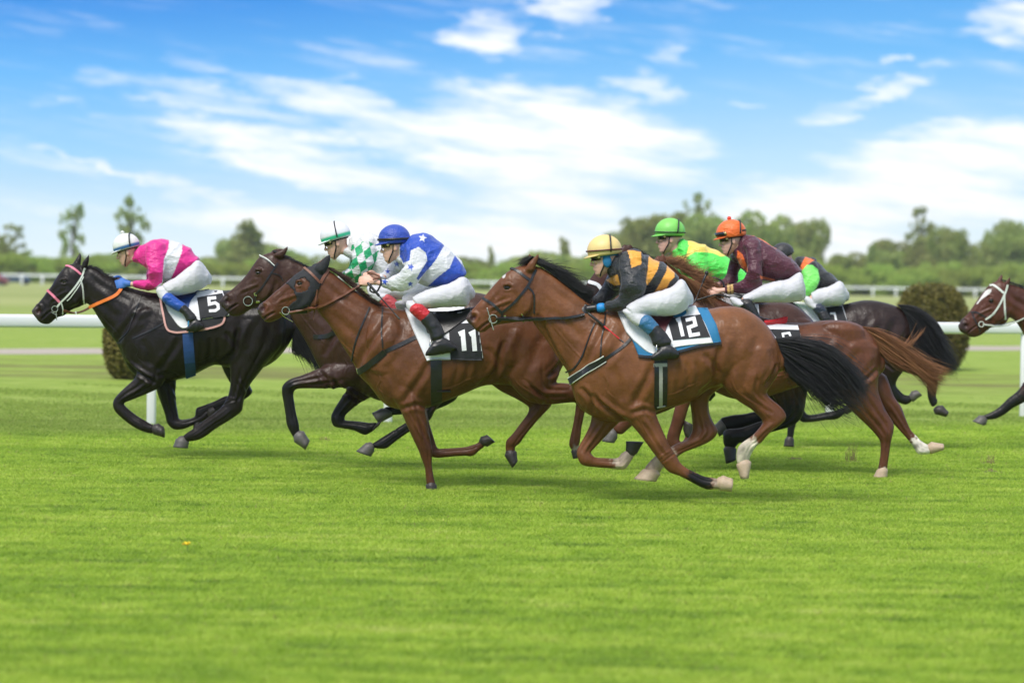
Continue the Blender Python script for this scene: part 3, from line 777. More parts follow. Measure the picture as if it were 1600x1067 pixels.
tail(h12, [[(1212, 528), (1250, 530), (1300, 545), (1340, 585), (1352, 600)], [(1216, 540), (1250, 548), (1295, 566), (1330, 600), (1352, 632)], [(1220, 553), (1242, 572), (1270, 596), (1300, 628), (1335, 640)], [(1220, 562), (1235, 585), (1252, 592), (1275, 610), (1295, 630)]], 640, 'hair_black', depth=.08, rad=.005, jit=3.0)

# ---- horse 11
h11 = make_horse('11', 'bay racehorse in a black face hood with number 11 cloth', 20.2, (.098, .034, .014), BLK, dict(map=[(505, 417), (622, 482), (887, 545), (655, 640)],
  nhead=9, eye=('D', 515, 293), nostril=('D', 283, 447), tan=(.17, .066, .025),
  body=[('D', [(256, 446, 270, 492), (262, 424, 302, 530), (300, 398, 350, 528), (350, 352, 405, 500), (400, 310, 455, 482), (450, 265, 525, 478), (500, 230, 592, 462), (550, 200, 634, 410), (600, 182, 655, 350),
      (625, 188, 600, 420), (685, 202, 640, 480), (745, 245, 692, 542), (812, 300, 745, 622), (892, 365, 800, 712), (980, 420, 850, 792, .135), (1080, 445, 880, 862, .175)]),
   ('X', [(635, 484, 576, 602, .205), (660, 488, 605, 634, .245), (690, 490, 650, 641, .27), (716, 490, 690, 629, .285), (745, 477, 725, 615, .29), (776, 468, 760, 602, .29), (806, 464, 795, 602, .28), (836, 470, 825, 610, .26), (862, 485, 850, 605, .22), (880, 510, 868, 592, .16), (889, 537, 880, 570, .08)])],
  ears=[('D', [(610, 190, 668, 225, .032), (630, 165, 688, 195, .028), (668, 132, 700, 155, .016), (694, 112, 704, 120, .006)]), ('D', [(590, 180, 650, 210, .03), (628, 158, 672, 180, .026), (660, 132, 690, 148, .014), (684, 116, 694, 122, .006)])],
  legs=[
   dict(fr='E', z=(-.12, -.11), s=[(660, 260, 960, 240, .10), (740, 380, 978, 350, .11), (795, 440, 976, 440, .10), (838, 520, 985, 515, .08), (870, 590, 996, 590, .068), (905, 670, 1010, 665), (935, 735, 1022, 728), (950, 780, 1022, 775), (970, 835, 1022, 830), (978, 895, 1032, 893), (983, 945, 1044, 945)],
        hoof=[(984, 950, 1046, 950), (980, 992, 1056, 992)], hm='darkhoof', black=None),
   dict(fr='E', z=(.12, .10), s=[(800, 350, 980, 380, .10), (860, 440, 985, 470, .085), (905, 560, 1002, 555, .065), (942, 640, 1026, 636), (972, 706, 1045, 698), (988, 760, 1060, 722), (1050, 782, 1088, 720), (1130, 777, 1140, 718), (1220, 770, 1220, 712), (1276, 770, 1272, 700), (1318, 735, 1306, 686), (1348, 712, 1320, 668)],
        hoof=[(1366, 708, 1326, 652), (1415, 682, 1362, 636)], hm='darkhoof', black=None),
   dict(fr='G', z=(-.12, -.11), s=[(560, 150, 930, 140, .14), (565, 270, 950, 250, .145), (620, 390, 930, 350, .14), (740, 505, 915, 390, .11), (860, 528, 950, 392, .085), (960, 520, 1020, 398, .07), (1035, 515, 1105, 405), (1040, 520, 1130, 440), (1036, 550, 1108, 530), (1030, 600, 1092, 595), (1015, 670, 1078, 665), (1000, 735, 1070, 735), (995, 780, 1060, 785), (1012, 815, 1058, 815)],
        hoof=[(1012, 822, 1060, 820), (1020, 866, 1080, 856)], hm='darkhoof', sock=[(12.2, 14, (.45, .38, .32))]),
   dict(fr='G', z=(.13, .10), s=[(490, 385, 640, 240, .13), (565, 440, 760, 320, .12), (655, 485, 860, 420, .10), (735, 535, 892, 490, .07), (745, 560, 885, 535), (730, 595, 835, 590), (690, 648, 785, 645), (640, 712, 728, 714), (604, 752, 690, 768), (598, 795, 660, 792), (602, 825, 662, 808)],
        hoof=[(598, 848, 666, 824), (640, 925, 676, 880)], hm='darkhoof', black=None)],
  bulk=[dict(fr='D', z=(-.10, -.17, -.15), s=[(960, 480, 1150, 500, .05), (930, 640, 1200, 650, .07), (950, 830, 1200, 860, .07)]),
        dict(fr='E', z=(-.17, -.16), s=[(760, 170, 970, 180, .07), (790, 300, 985, 310, .07)]),
        dict(fr='G', z=(-.13, -.15, -.10), s=[(560, 40, 860, 40, .10), (570, 160, 900, 150, .10), (660, 330, 900, 300, .07)])]))
def shell(h, name, poly, holes, mt, off=.006, parent=None, both=True, label=None):
    body = [c for c in h['root'].children if c.name.startswith('body')][0]; me = body.data
    V = np.empty(len(me.vertices) * 3); me.vertices.foreach_get('co', V); V = V.reshape(-1, 3); Nn = np.empty(len(V) * 3); me.vertices.foreach_get('normal', Nn); Nn = Nn.reshape(-1, 3)
    px = px_of(V * 1.0); m = inpoly(px, poly)
    for hl in holes: m &= ~inpoly(px, hl)
    F = [tuple(p.vertices) for p in me.polygons if all(m[v] for v in p.vertices)]
    used = sorted({v for f in F for v in f}); ix = {v: i for i, v in enumerate(used)}; n = len(used)
    Vn = V[used] + Nn[used] * off; Vb = V[used] - Nn[used] * .004
    F2 = [tuple(ix[v] for v in f) for f in F]
    cnt = {}
    for f in F2:
        for a, b in zip(f, f[1:] + f[:1]):
            k = (min(a, b), max(a, b)); cnt.setdefault(k, []).append((a, b))
    rim = [e[0] for e in cnt.values() if len(e) == 1]
    F3 = F2 + [tuple(v + n for v in f[::-1]) for f in F2] + [(b, a, a + n, b + n) for a, b in rim]
    o = mesh_obj(name, np.concatenate([Vn, Vb]), F3, M[mt], parent or h['root'])
    if label: o['label'] = label
    return o
shell(h11, 'hood', fpts('D', [(428, 292), (490, 236), (545, 195), (600, 175), (640, 160), (700, 108), (712, 150), (694, 205), (655, 292), (605, 385), (560, 475), (500, 492), (425, 478), (440, 430), (492, 388), (470, 335)]), [fpts('D', [(486, 312), (492, 272), (538, 258), (572, 290), (562, 325), (520, 345), (496, 345)])], 'blackcloth')
tack(h11, 'bridle', [('D', [(543, 196), (590, 235), (640, 288)], .020, 'tan', True, .012), ('D', [(692, 208), (668, 245), (640, 290)], .026, 'tan', True, .012), ('D', [(622, 330), (612, 400), (605, 450), (598, 515)], .012, 'tan'), ('D', [(568, 430), (566, 475)], .014, 'tan'), ('D', [(426, 462), .032], 'ring', 'metal'), ('D', [(388, 470), (420, 500), (468, 528)], .006, 'metal', False)])
tack(h11, 'reins', [('D', [(440, 468), (520, 452), (560, 446), (650, 432), (760, 380), (910, 296)], .018, 'tan', True, .02)])
tack(h11, 'breastplate', [('D', [(882, 846), (960, 790), (1045, 718)], .052, 'black', True, .012), ('D', [(1045, 718), (1150, 670), (1250, 622)], .034, 'black'), ('D', [(838, 775), (868, 640), (950, 440)], .013, 'black'), ('D', [(1032, 695), (1024, 560), (1032, 445)], .012, 'black'), ('D', [(876, 820), (884, 850)], .010, 'metal', False, .016)])
tack(h11, 'girth', [('E', [(1046, 110), (1046, 250), (1048, 440)], .095, 'black', True, .009), ('E', [(1050, 362), (1135, 360)], .010, 'black', False, .02)])
c2 = cloth(h11, 'saddle_cloth', 'X', [[(632, 482), (665, 488), (700, 490), (738, 486)], [(645, 515), (675, 520), (705, 520), (748, 515)], [(667, 564), (680, 562), (706, 562), (755, 560)]], .016, 'white', wav=.006)
c3 = cloth(h11, 'number_panel', 'X', [[(701, 507), (759, 503)], [(704, 562), (760, 564)]], .007, 'blackcloth', c2, both=False, wav=0, on=c2, bridge=False)
number(h11, 'G', [[(308, 88), (332, 78), (342, 192)], [(374, 90), (398, 78), (408, 194)]], 7.2, .042, c2, c3)
cloth(h11, 'saddle', 'X', [[(655, 488), (700, 488), (736, 482)], [(668, 520), (690, 525), (735, 494)]], .032, 'black', wav=0)
mane(h11, [(508, 418), (525, 428), (545, 445), (565, 460), (580, 470), (592, 476)], [(18, 6), (28, 12), (26, 12), (22, 14), (14, 8), (8, 4)], 260, 'hair_brown', jit=.9)
tail(h11, [[(884, 520), (900, 522), (930, 535), (960, 560)], [(888, 540), (905, 550), (925, 565), (950, 585)]], 120, 'hair_brown')

# ---- horse 5, black leader
h5 = make_horse('5', 'leading black racehorse in pink and white bridle, number 5 cloth', 23.0, (.0125, .0085, .0075), BLK, dict(map=[(135, 412), (228, 457), (458, 530), (270, 590)],
  nhead=10, eye=('J', 490, 478), nostril=('J', 160, 850), muzzle=(.06, .042, .038),
  body=[('J', [(90, 835, 122, 920), (108, 800, 190, 998), (158, 745, 295, 1012), (214, 680, 392, 932), (268, 600, 482, 905), (325, 528, 562, 842), (370, 450, 662, 800), (430, 370, 742, 755), (500, 290, 765, 640), (570, 262, 775, 520),
      (640, 262, 730, 745), (770, 288, 765, 745), (880, 318, 832, 805), (990, 385, 902, 925), (1110, 440, 982, 1045)]),
   ('K', [(370, 20, 268, 305), (435, 45, 322, 372, .14), (505, 62, 362, 452, .19), (575, 72, 405, 542, .225), (655, 76, 485, 602, .26), (745, 80, 650, 622, .28), (835, 75, 760, 600, .29), (925, 65, 842, 566, .29), (1010, 55, 940, 520, .285), (1092, 50, 1040, 540, .28), (1180, 55, 1140, 560, .27), (1270, 85, 1230, 545, .24), (1350, 130, 1325, 490, .19), (1412, 190, 1400, 400, .13), (1440, 240, 1436, 330, .07)])],
  ears=[('J', [(700, 290, 775, 300, .03), (710, 235, 790, 245, .026), (750, 185, 800, 195, .016), (786, 138, 802, 145, .006)]), ('J', [(590, 250, 690, 270, .03), (625, 205, 695, 215, .026), (650, 160, 700, 170, .016), (672, 122, 690, 126, .006)])],
  legs=[
   dict(fr='K', z=(-.12, -.11), s=[(430, 420, 640, 430, .10), (440, 520, 640, 560, .105), (450, 590, 612, 650, .085), (400, 642, 542, 692, .065), (348, 692, 432, 738), (308, 745, 380, 757), (312, 800, 380, 770), (352, 845, 402, 793), (412, 892, 456, 838), (462, 922, 506, 868), (500, 938, 540, 888), (545, 950, 570, 900)],
        hoof=[(562, 952, 588, 888), (628, 976, 622, 905)], hm='darkhoof'),
   dict(fr='K', z=(.12, .10), s=[(520, 480, 700, 500, .10), (560, 600, 702, 590, .08), (582, 690, 697, 682), (605, 762, 704, 762), (630, 832, 714, 828), (645, 885, 718, 855), (685, 922, 738, 862), (742, 922, 762, 858), (800, 902, 800, 850), (850, 882, 845, 826), (890, 862, 880, 802), (920, 850, 895, 795)],
        hoof=[(932, 852, 900, 792), (962, 822, 930, 776)], hm='darkhoof'),
   dict(fr='K', z=(-.12, -.11), s=[(1010, 220, 1390, 200, .15), (1020, 380, 1370, 380, .15), (1035, 520, 1240, 545, .12), (1040, 620, 1165, 640, .085), (1030, 690, 1132, 712), (1008, 745, 1120, 768), (980, 785, 1108, 812), (935, 822, 1042, 862), (868, 870, 952, 918), (800, 922, 882, 968), (762, 948, 836, 990), (735, 972, 790, 998)],
        hoof=[(702, 985, 778, 1002), (680, 1032, 776, 1040)], hm='greyhoof'),
   dict(fr='K', z=(.13, .11), s=[(960, 400, 1150, 400, .12), (985, 530, 1135, 530, .10), (1025, 610, 1150, 610, .08), (1060, 665, 1165, 655), (1080, 712, 1178, 692), (1055, 735, 1130, 735), (1015, 712, 1062, 765), (940, 745, 985, 800), (862, 775, 905, 830), (826, 790, 870, 852), (818, 845, 866, 870)],
        hoof=[(812, 868, 862, 880), (806, 915, 866, 925)], hm='darkhoof')],
  bulk=[dict(fr='K', z=(-.16, -.15), s=[(420, 200, 600, 180, .06), (470, 400, 660, 400, .07)]), dict(fr='K', z=(-.14, -.14), s=[(1070, 150, 1330, 150, .10), (1080, 380, 1330, 360, .08)])]))
tack(h5, 'bridle', [('J', [(502, 283), (560, 295), (625, 335), (692, 392)], .020, 'pink'), ('J', [(742, 312), (700, 422), (620, 545), (520, 662), (440, 742), (390, 802)], .017, 'whitestrap'), ('J', [(725, 420), (660, 545), (560, 680), (520, 718)], .009, 'whitestrap', False, .009), ('J', [(272, 588), (350, 660), (432, 745)], .022, 'pink'), ('J', [(690, 460), (712, 560), (722, 680), (732, 758)], .013, 'whitestrap'), ('J', [(448, 745), (466, 820), (462, 890)], .011, 'whitestrap'), ('J', [(365, 822), .029], 'ring', 'metal'), ('J', [(325, 860), (390, 900)], 'bar', 'metal'), ('J', [(382, 860), (388, 960)], 'bar', 'metal')])
tack(h5, 'reins', [('J', [(470, 840), (600, 868), (700, 850), (810, 795)], .022, 'tan', True, .012), ('J', [(805, 798), (1000, 712), (1110, 662), (1160, 620), (1195, 572)], .030, 'orange', True, .014), ('J', [(628, 850), (636, 888)], .010, 'whitestrap', False, .02)])
tack(h5, 'breastplate', [('K', [(340, 370), (400, 310), (440, 200), (485, 80)], .010, 'black'), ('K', [(430, 355), (530, 310), (640, 245), (665, 180)], .014, 'black')])
tack(h5, 'girth', [('K', [(770, 240), (778, 400), (793, 592)], .100, 'bluegirth', True, .009)])
cp = cloth(h5, 'saddle_pad', 'K', [[(600, 75), (740, 82), (900, 60), (1000, 62)], [(625, 210), (740, 220), (880, 190), (1015, 160)], [(652, 306), (732, 318), (880, 298), (1000, 258)]], .012, 'blackcloth')
tack(h5, 'pad_piping', [('K', [(603, 110), (622, 210), (645, 295), (690, 316), (740, 316), (880, 298), (975, 272), (1002, 240), (1004, 200)], .019, 'palepink', True, .018)], parent=cp)
c2 = cloth(h5, 'saddle_cloth', 'K', [[(606, 85), (740, 84), (900, 56), (992, 60)], [(640, 160), (740, 170), (860, 150), (1015, 130)], [(655, 195), (742, 292), (850, 242), (1034, 212)]], .020, 'white', wav=.007)
c3 = cloth(h5, 'number_panel', 'K', [[(832, 100), (990, 72)], [(852, 240), (1036, 212)]], .007, 'blackcloth', c2, both=False, wav=0, on=c2, bridge=False)
number(h5, 'P', [[(1178, 722), (1106, 728), (1112, 786), (1168, 772), (1196, 790), (1200, 828), (1172, 848), (1108, 852)]], 4.6, .041, c2, c3)
sad = cloth(h5, 'saddle', 'K', [[(640, 75), (740, 78), (900, 52)], [(715, 150), (770, 190), (790, 100)]], .030, 'bluegirth', wav=0)
mane(h5, [(137, 416), (150, 420), (163, 430), (178, 436), (190, 446), (205, 455), (222, 458)], [(6, 1), (7, 2), (9, 3), (8, 2), (7, 3), (8, 2), (6, 0)], 200, 'hair_black', jit=.8, rad=.004)
tail(h5, [[(455, 490), (462, 492), (478, 520), (500, 575), (502, 585)], [(458, 505), (465, 530), (480, 550), (490, 565), (496, 580)], [(458, 515), (458, 535), (457, 548), (466, 552), (478, 555)]], 200, 'hair_black', jit=1.4)

# ---- dark brown horse between 5 and 11
hb = make_horse('brown', 'dark brown racehorse between the black leader and the hooded bay', 21.9, (.034, .015, .011), BLK, dict(map=[(445, 395), (590, 463), (822, 535), (600, 620)],
  nhead=8, eye=('D', 255, 226), nostril=('D', 62, 402), tan=(.06, .026, .016),
  body=[('D', [(22, 392, 42, 452), (34, 368, 88, 496), (76, 336, 150, 488), (130, 292, 220, 445), (180, 238, 290, 425), (220, 180, 352, 402), (265, 125, 402, 372), (330, 98, 425, 292),
      (345, 95, 400, 400), (430, 112, 430, 450), (500, 155, 470, 520), (590, 205, 522, 602), (700, 260, 572, 692, .12), (800, 310, 622, 792, .165), (900, 350, 680, 862, .205), (1000, 380, 800, 920, .235)]),
   ('X', [(615, 468, 590, 625, .265), (650, 470, 640, 628, .285), (685, 466, 680, 622, .29), (715, 458, 715, 605, .285), (742, 457, 745, 592, .28), (770, 464, 770, 588, .27), (796, 482, 795, 580, .22), (815, 508, 812, 565, .16), (824, 530, 822, 550, .08)])],
  ears=[('D', [(350, 110, 410, 130, .03), (370, 92, 425, 112, .026), (405, 76, 436, 92, .015), (436, 58, 446, 66, .006)]), ('D', [(330, 100, 380, 110, .03), (345, 82, 395, 95, .022), (370, 74, 410, 84, .012), (395, 70, 415, 76, .006)])],
  legs=[
   dict(fr='E', z=(-.12, -.11), s=[(540, 150, 660, 260, .10), (400, 185, 520, 335, .095), (300, 228, 440, 346, .08), (205, 265, 335, 348, .06), (130, 290, 230, 347), (86, 328, 172, 352), (80, 375, 154, 380), (92, 440, 160, 440), (103, 510, 172, 510), (110, 570, 188, 568), (128, 612, 192, 608), (152, 652, 205, 630)],
        hoof=[(163, 680, 216, 618), (228, 732, 256, 672)], hm='greyhoof', black=3.2),
   dict(fr='E', z=(.12, .10), s=[(560, 200, 760, 330, .10), (540, 270, 680, 380, .09), (500, 330, 622, 410), (450, 410, 552, 450), (402, 488, 482, 510), (388, 532, 475, 532), (405, 582, 470, 546), (460, 597, 500, 548), (530, 610, 568, 553), (598, 638, 630, 560), (640, 622, 668, 558)],
        hoof=[(650, 612, 690, 548), (690, 580, 722, 520)], hm='darkhoof', black=2.2),
   dict(fr='E', z=(.12, .10), s=[(1100, 150, 1400, 150, .13), (1080, 300, 1320, 300, .10), (1050, 390, 1200, 380), (1015, 430, 1152, 432), (960, 435, 1010, 490), (880, 448, 892, 502), (812, 455, 815, 512), (745, 460, 775, 515), (722, 466, 764, 518)],
        hoof=[(704, 474, 768, 520), (645, 500, 692, 566)], hm='greyhoof', black=1.0),
   dict(fr='E', z=(-.08, -.09), s=[(960, 250, 1250, 250, .12), (950, 370, 1140, 380, .09), (945, 440, 1060, 460), (925, 500, 1036, 492), (895, 540, 1000, 552), (850, 562, 890, 612), (780, 606, 826, 656), (712, 650, 772, 696), (672, 676, 736, 722), (645, 692, 690, 724)],
        hoof=[(608, 690, 656, 738), (545, 738, 640, 772)], hm='greyhoof', black=1.0)]))
tack(hb, 'bridle', [('D', [(264, 120), (312, 145), (356, 185)], .022, 'black'), ('D', [(264, 118), (312, 142), (356, 181)], .008, 'whitestrap', True, .010), ('D', [(375, 165), (332, 230), (282, 310), (235, 360)], .013, 'black'), ('D', [(330, 225), (385, 240), (410, 275)], .008, 'black'), ('D', [(190, 402), .042], 'ring', 'metal'), ('D', [(232, 350), (240, 372)], .02, 'metal'), ('D', [(240, 405), (262, 405)], .02, 'metal'), ('D', [(235, 365), (240, 400), (300, 410)], .014, 'black')])
tack(hb, 'breastplate', [('D', [(600, 625), (680, 620), (745, 588)], .04, 'black', True)])
mane(hb, [(425, 392), (432, 396), (447, 402), (465, 410), (485, 420), (510, 432)], [(10, 4), (18, 7), (16, 7), (14, 8), (14, 8), (10, 8)], 160, 'hair_black', jit=.6)
c2 = cloth(hb, 'saddle_cloth', 'X', [[(632, 472), (725, 468)], [(640, 560), (730, 555)]], .016, 'white')
tail(hb, [[(820, 520), (840, 530), (850, 560), (855, 590)], [(824, 535), (835, 550), (842, 570), (845, 600)]], 80, 'hair_black')

# ---- ginger chestnut 9
hg = make_horse('9', 'chestnut racehorse with ginger mane, ginger tail and white hind socks', 22.2, (.085, .030, .016), (.07, .026, .014), dict(tan=(.15, .052, .022), map=[(1040, 405), (1145, 478), (1375, 570), (1130, 615)],
  nhead=6, eye=('X', 1000, 435), nostril=('X', 954, 475),
  body=[('X', [(947, 472, 955, 488), (957, 457, 975, 500), (975, 441, 1000, 492), (991, 426, 1026, 488), (1006, 413, 1044, 480), (1022, 405, 1052, 462),
      (1036, 406, 1048, 478), (1060, 424, 1060, 500), (1085, 444, 1074, 520), (1110, 460, 1084, 552, .145), (1135, 472, 1094, 586, .19)]),
      ('X', [(1162, 484, 1110, 608, .235), (1192, 496, 1150, 624, .27), (1222, 503, 1192, 621, .28), (1251, 505, 1226, 611, .28), (1281, 501, 1258, 603, .28), (1312, 500, 1290, 612, .27), (1338, 505, 1320, 622, .24), (1358, 518, 1345, 622, .2), (1371, 538, 1362, 602, .14), (1376, 555, 1374, 585, .07)])],
  ears=[('X', [(1026, 412, 1040, 416, .028), (1030, 403, 1041, 407, .022), (1034, 396, 1040, 400, .008)]), ('X', [(1020, 408, 1034, 412, .028), (1024, 403, 1034, 406, .02), (1027, 399, 1033, 401, .008)])],
  legs=[
   dict(fr='M', z=(-.11, -.12), s=[(330, 150, 690, 170, .14), (380, 330, 692, 330, .145), (455, 490, 690, 450, .125), (555, 600, 735, 560, .09), (628, 668, 784, 640, .066), (688, 735, 786, 690), (704, 775, 768, 762), (702, 838, 758, 838), (692, 895, 750, 895), (686, 935, 746, 935)],
        hoof=[(682, 938, 746, 938), (655, 985, 746, 988)], hm='palehoof', sock=[(8.7, 11, (.72, .70, .66))]),
   dict(fr='M', z=(.12, .11), s=[(540, 380, 740, 350, .12), (630, 500, 790, 480, .10), (722, 585, 832, 540, .07), (788, 652, 864, 620), (842, 712, 892, 682), (888, 768, 926, 720), (912, 800, 955, 752), (938, 838, 990, 775), (982, 840, 1020, 783), (1005, 838, 1020, 770)],
        hoof=[(1020, 834, 1022, 764), (1092, 815, 1094, 772)], hm='palehoof', sock=[(4.9, 11, (.78, .74, .70))]),
   dict(fr='X', z=(-.11, -.10), s=[(1080, 540, 1130, 560, .10), (1066, 585, 1108, 585, .085), (1056, 630, 1081, 626), (1048, 660, 1070, 658), (1041, 684, 1062, 684), (1046, 702, 1064, 690), (1062, 704, 1068, 688), (1078, 694, 1072, 678)],
        hoof=[(1082, 684, 1068, 672), (1084, 664, 1068, 656)], hm='darkhoof'),
   dict(fr='X', z=(.12, .11), s=[(1080, 560, 1120, 590, .10), (1058, 588, 1084, 620, .075), (1020, 612, 1042, 642), (985, 636, 1000, 657), (968, 654, 985, 668), (958, 666, 974, 678)],
        hoof=[(952, 672, 964, 684), (940, 689, 960, 692)], hm='greyhoof')],
  bulk=[dict(fr='C', z=(-.14, -.14), s=[(720, 250, 1000, 260, .10), (740, 430, 1040, 430, .09)])]))
c2 = cloth(hg, 'saddle_cloth', 'C', [[(300, 225), (460, 228), (585, 236)], [(420, 300), (520, 300), (600, 290)], [(470, 352), (540, 352), (614, 345)]], .018, 'white')
c3 = cloth(hg, 'number_panel', 'C', [[(410, 258), (595, 262)], [(480, 345), (612, 342)]], .007, 'blackcloth', c2, both=False, wav=0, on=c2, bridge=False)
number(hg, 'C', [[(552, 330), (500, 322), (492, 286), (532, 280), (552, 330), (556, 370), (510, 380)]], 3.4, .040, c2, c3)
tack(hg, 'surcingle', [('C', [(372, 232), (440, 228), (512, 212)], .03, 'red', False, .05)])
mane(hg, [(1030, 405), (1045, 410), (1060, 420), (1075, 430), (1090, 442), (1105, 454), (1122, 464)], [(22, 2), (32, -2), (30, 4), (34, 0), (30, 2), (22, 2), (12, 2)], 520, 'hair_ginger', jit=2.4, depth=.05, rad=.0042, seed=8)
strands('forelock', [[(1062, 428), (1075, 440), (1090, 455), (1100, 470)], [(1080, 436), (1095, 450), (1110, 465), (1125, 480)]], 160, hg['Y'] - .11, 'hair_ginger', hg['root'], jit=1.5, rad=.004).name = 'mane'
tail(hg, [[(1348, 510), (1375, 518), (1410, 538), (1450, 565), (1486, 578)], [(1354, 516), (1378, 528), (1412, 552), (1450, 585), (1478, 590)], [(1360, 524), (1380, 540), (1408, 560), (1440, 585), (1468, 605)], [(1364, 534), (1385, 560), (1405, 572), (1435, 580), (1462, 618)]], 620, 'hair_ginger', depth=.05, jit=1.3, seed=5, rad=.0045)
strands('tail', [[(1400, 550), (1425, 530), (1445, 506)], [(1404, 552), (1428, 535), (1448, 512)]], 14, hg['Y'], 'hair_ginger', hg['root'], jit=1.2)

# ---- brown horse of the lime jockey (white noseband)
hl = make_horse('lime', 'brown racehorse with white noseband mostly hidden behind the number 12 horse', 23.1, (.055, .022, .015), BLK, dict(
  nhead=6, eye=('X', 960, 415), nostril=('X', 906, 478),
  body=[('X', [(898, 472, 905, 490), (906, 457, 925, 500), (916, 444, 950, 487), (930, 424, 974, 472), (948, 405, 990, 460), (965, 393, 1000, 442),
      (988, 390, 1002, 465), (1012, 402, 1012, 485), (1040, 422, 1028, 515, .10), (1070, 440, 1048, 548, .145), (1100, 455, 1068, 582, .20), (1130, 468, 1092, 602, .25), (1160, 474, 1130, 612, .27), (1190, 474, 1165, 606, .28), (1215, 471, 1195, 600, .28), (1238, 475, 1226, 596, .26), (1256, 486, 1248, 592, .22), (1272, 503, 1268, 578, .16), (1282, 522, 1280, 552, .07)])],
  ears=[('X', [(972, 396, 990, 400, .03), (975, 388, 990, 392, .024), (980, 382, 989, 385, .01)]), ('X', [(962, 396, 980, 400, .03), (968, 388, 982, 391, .024), (974, 382, 983, 384, .01)])],
  legs=[
   dict(fr='X', z=(-.11, -.10), s=[(1190, 500, 1275, 510, .13), (1190, 565, 1275, 565, .11), (1200, 605, 1262, 610, .075), (1215, 635, 1256, 645), (1205, 652, 1240, 664), (1182, 660, 1198, 678), (1158, 668, 1172, 692), (1132, 672, 1156, 692), (1130, 692, 1150, 698)],
        hoof=[(1131, 702, 1150, 702), (1134, 724, 1150, 718)], hm='darkhoof', black=1.6),
   dict(fr='X', z=(.12, .10), s=[(1180, 540, 1255, 560, .11), (1185, 590, 1245, 590, .08), (1200, 620, 1240, 632), (1190, 638, 1222, 655), (1165, 646, 1170, 666), (1146, 648, 1152, 672), (1128, 652, 1140, 674)],
        hoof=[(1126, 656, 1134, 676), (1116, 664, 1124, 682)], hm='greyhoof', black=1.2),
   dict(fr='X', z=(-.11, -.10), s=[(1075, 540, 1125, 560, .10), (1062, 585, 1100, 590, .08), (1052, 606, 1076, 612), (1046, 620, 1066, 622), (1056, 634, 1068, 622), (1080, 632, 1080, 618), (1098, 626, 1094, 614)],
        hoof=[(1102, 624, 1098, 610), (1110, 616, 1106, 604)], hm='darkhoof', black=1.5),
   dict(fr='X', z=(.12, .10), s=[(1085, 540, 1135, 560, .10), (1085, 585, 1120, 590, .08), (1078, 606, 1100, 612), (1075, 618, 1094, 622), (1085, 630, 1095, 620), (1105, 628, 1104, 616)],
        hoof=[(1110, 626, 1106, 612), (1118, 618, 1114, 606)], hm='darkhoof', black=1.2)]))
tack(hl, 'bridle', [('X', [(921, 441), (934, 445), (942, 456)], .034, 'white', True, .02), ('X', [(956, 398), (975, 415)], .018, 'black'), ('X', [(985, 400), (960, 430), (930, 462)], .016, 'black')])
mane(hl, [(978, 388), (990, 390), (1005, 398), (1025, 412), (1045, 424)], [(12, 4), (14, 4), (16, 6), (14, 8), (10, 6)], 150, 'hair_black', jit=.9)
tail(hl, [[(1278, 512), (1290, 520), (1300, 540), (1305, 560)], [(1280, 520), (1288, 530), (1294, 545), (1298, 570)]], 60, 'hair_black')
cloth(hl, 'saddle_cloth', 'X', [[(1120, 472), (1185, 476)], [(1125, 560), (1190, 560)]], .016, 'white')

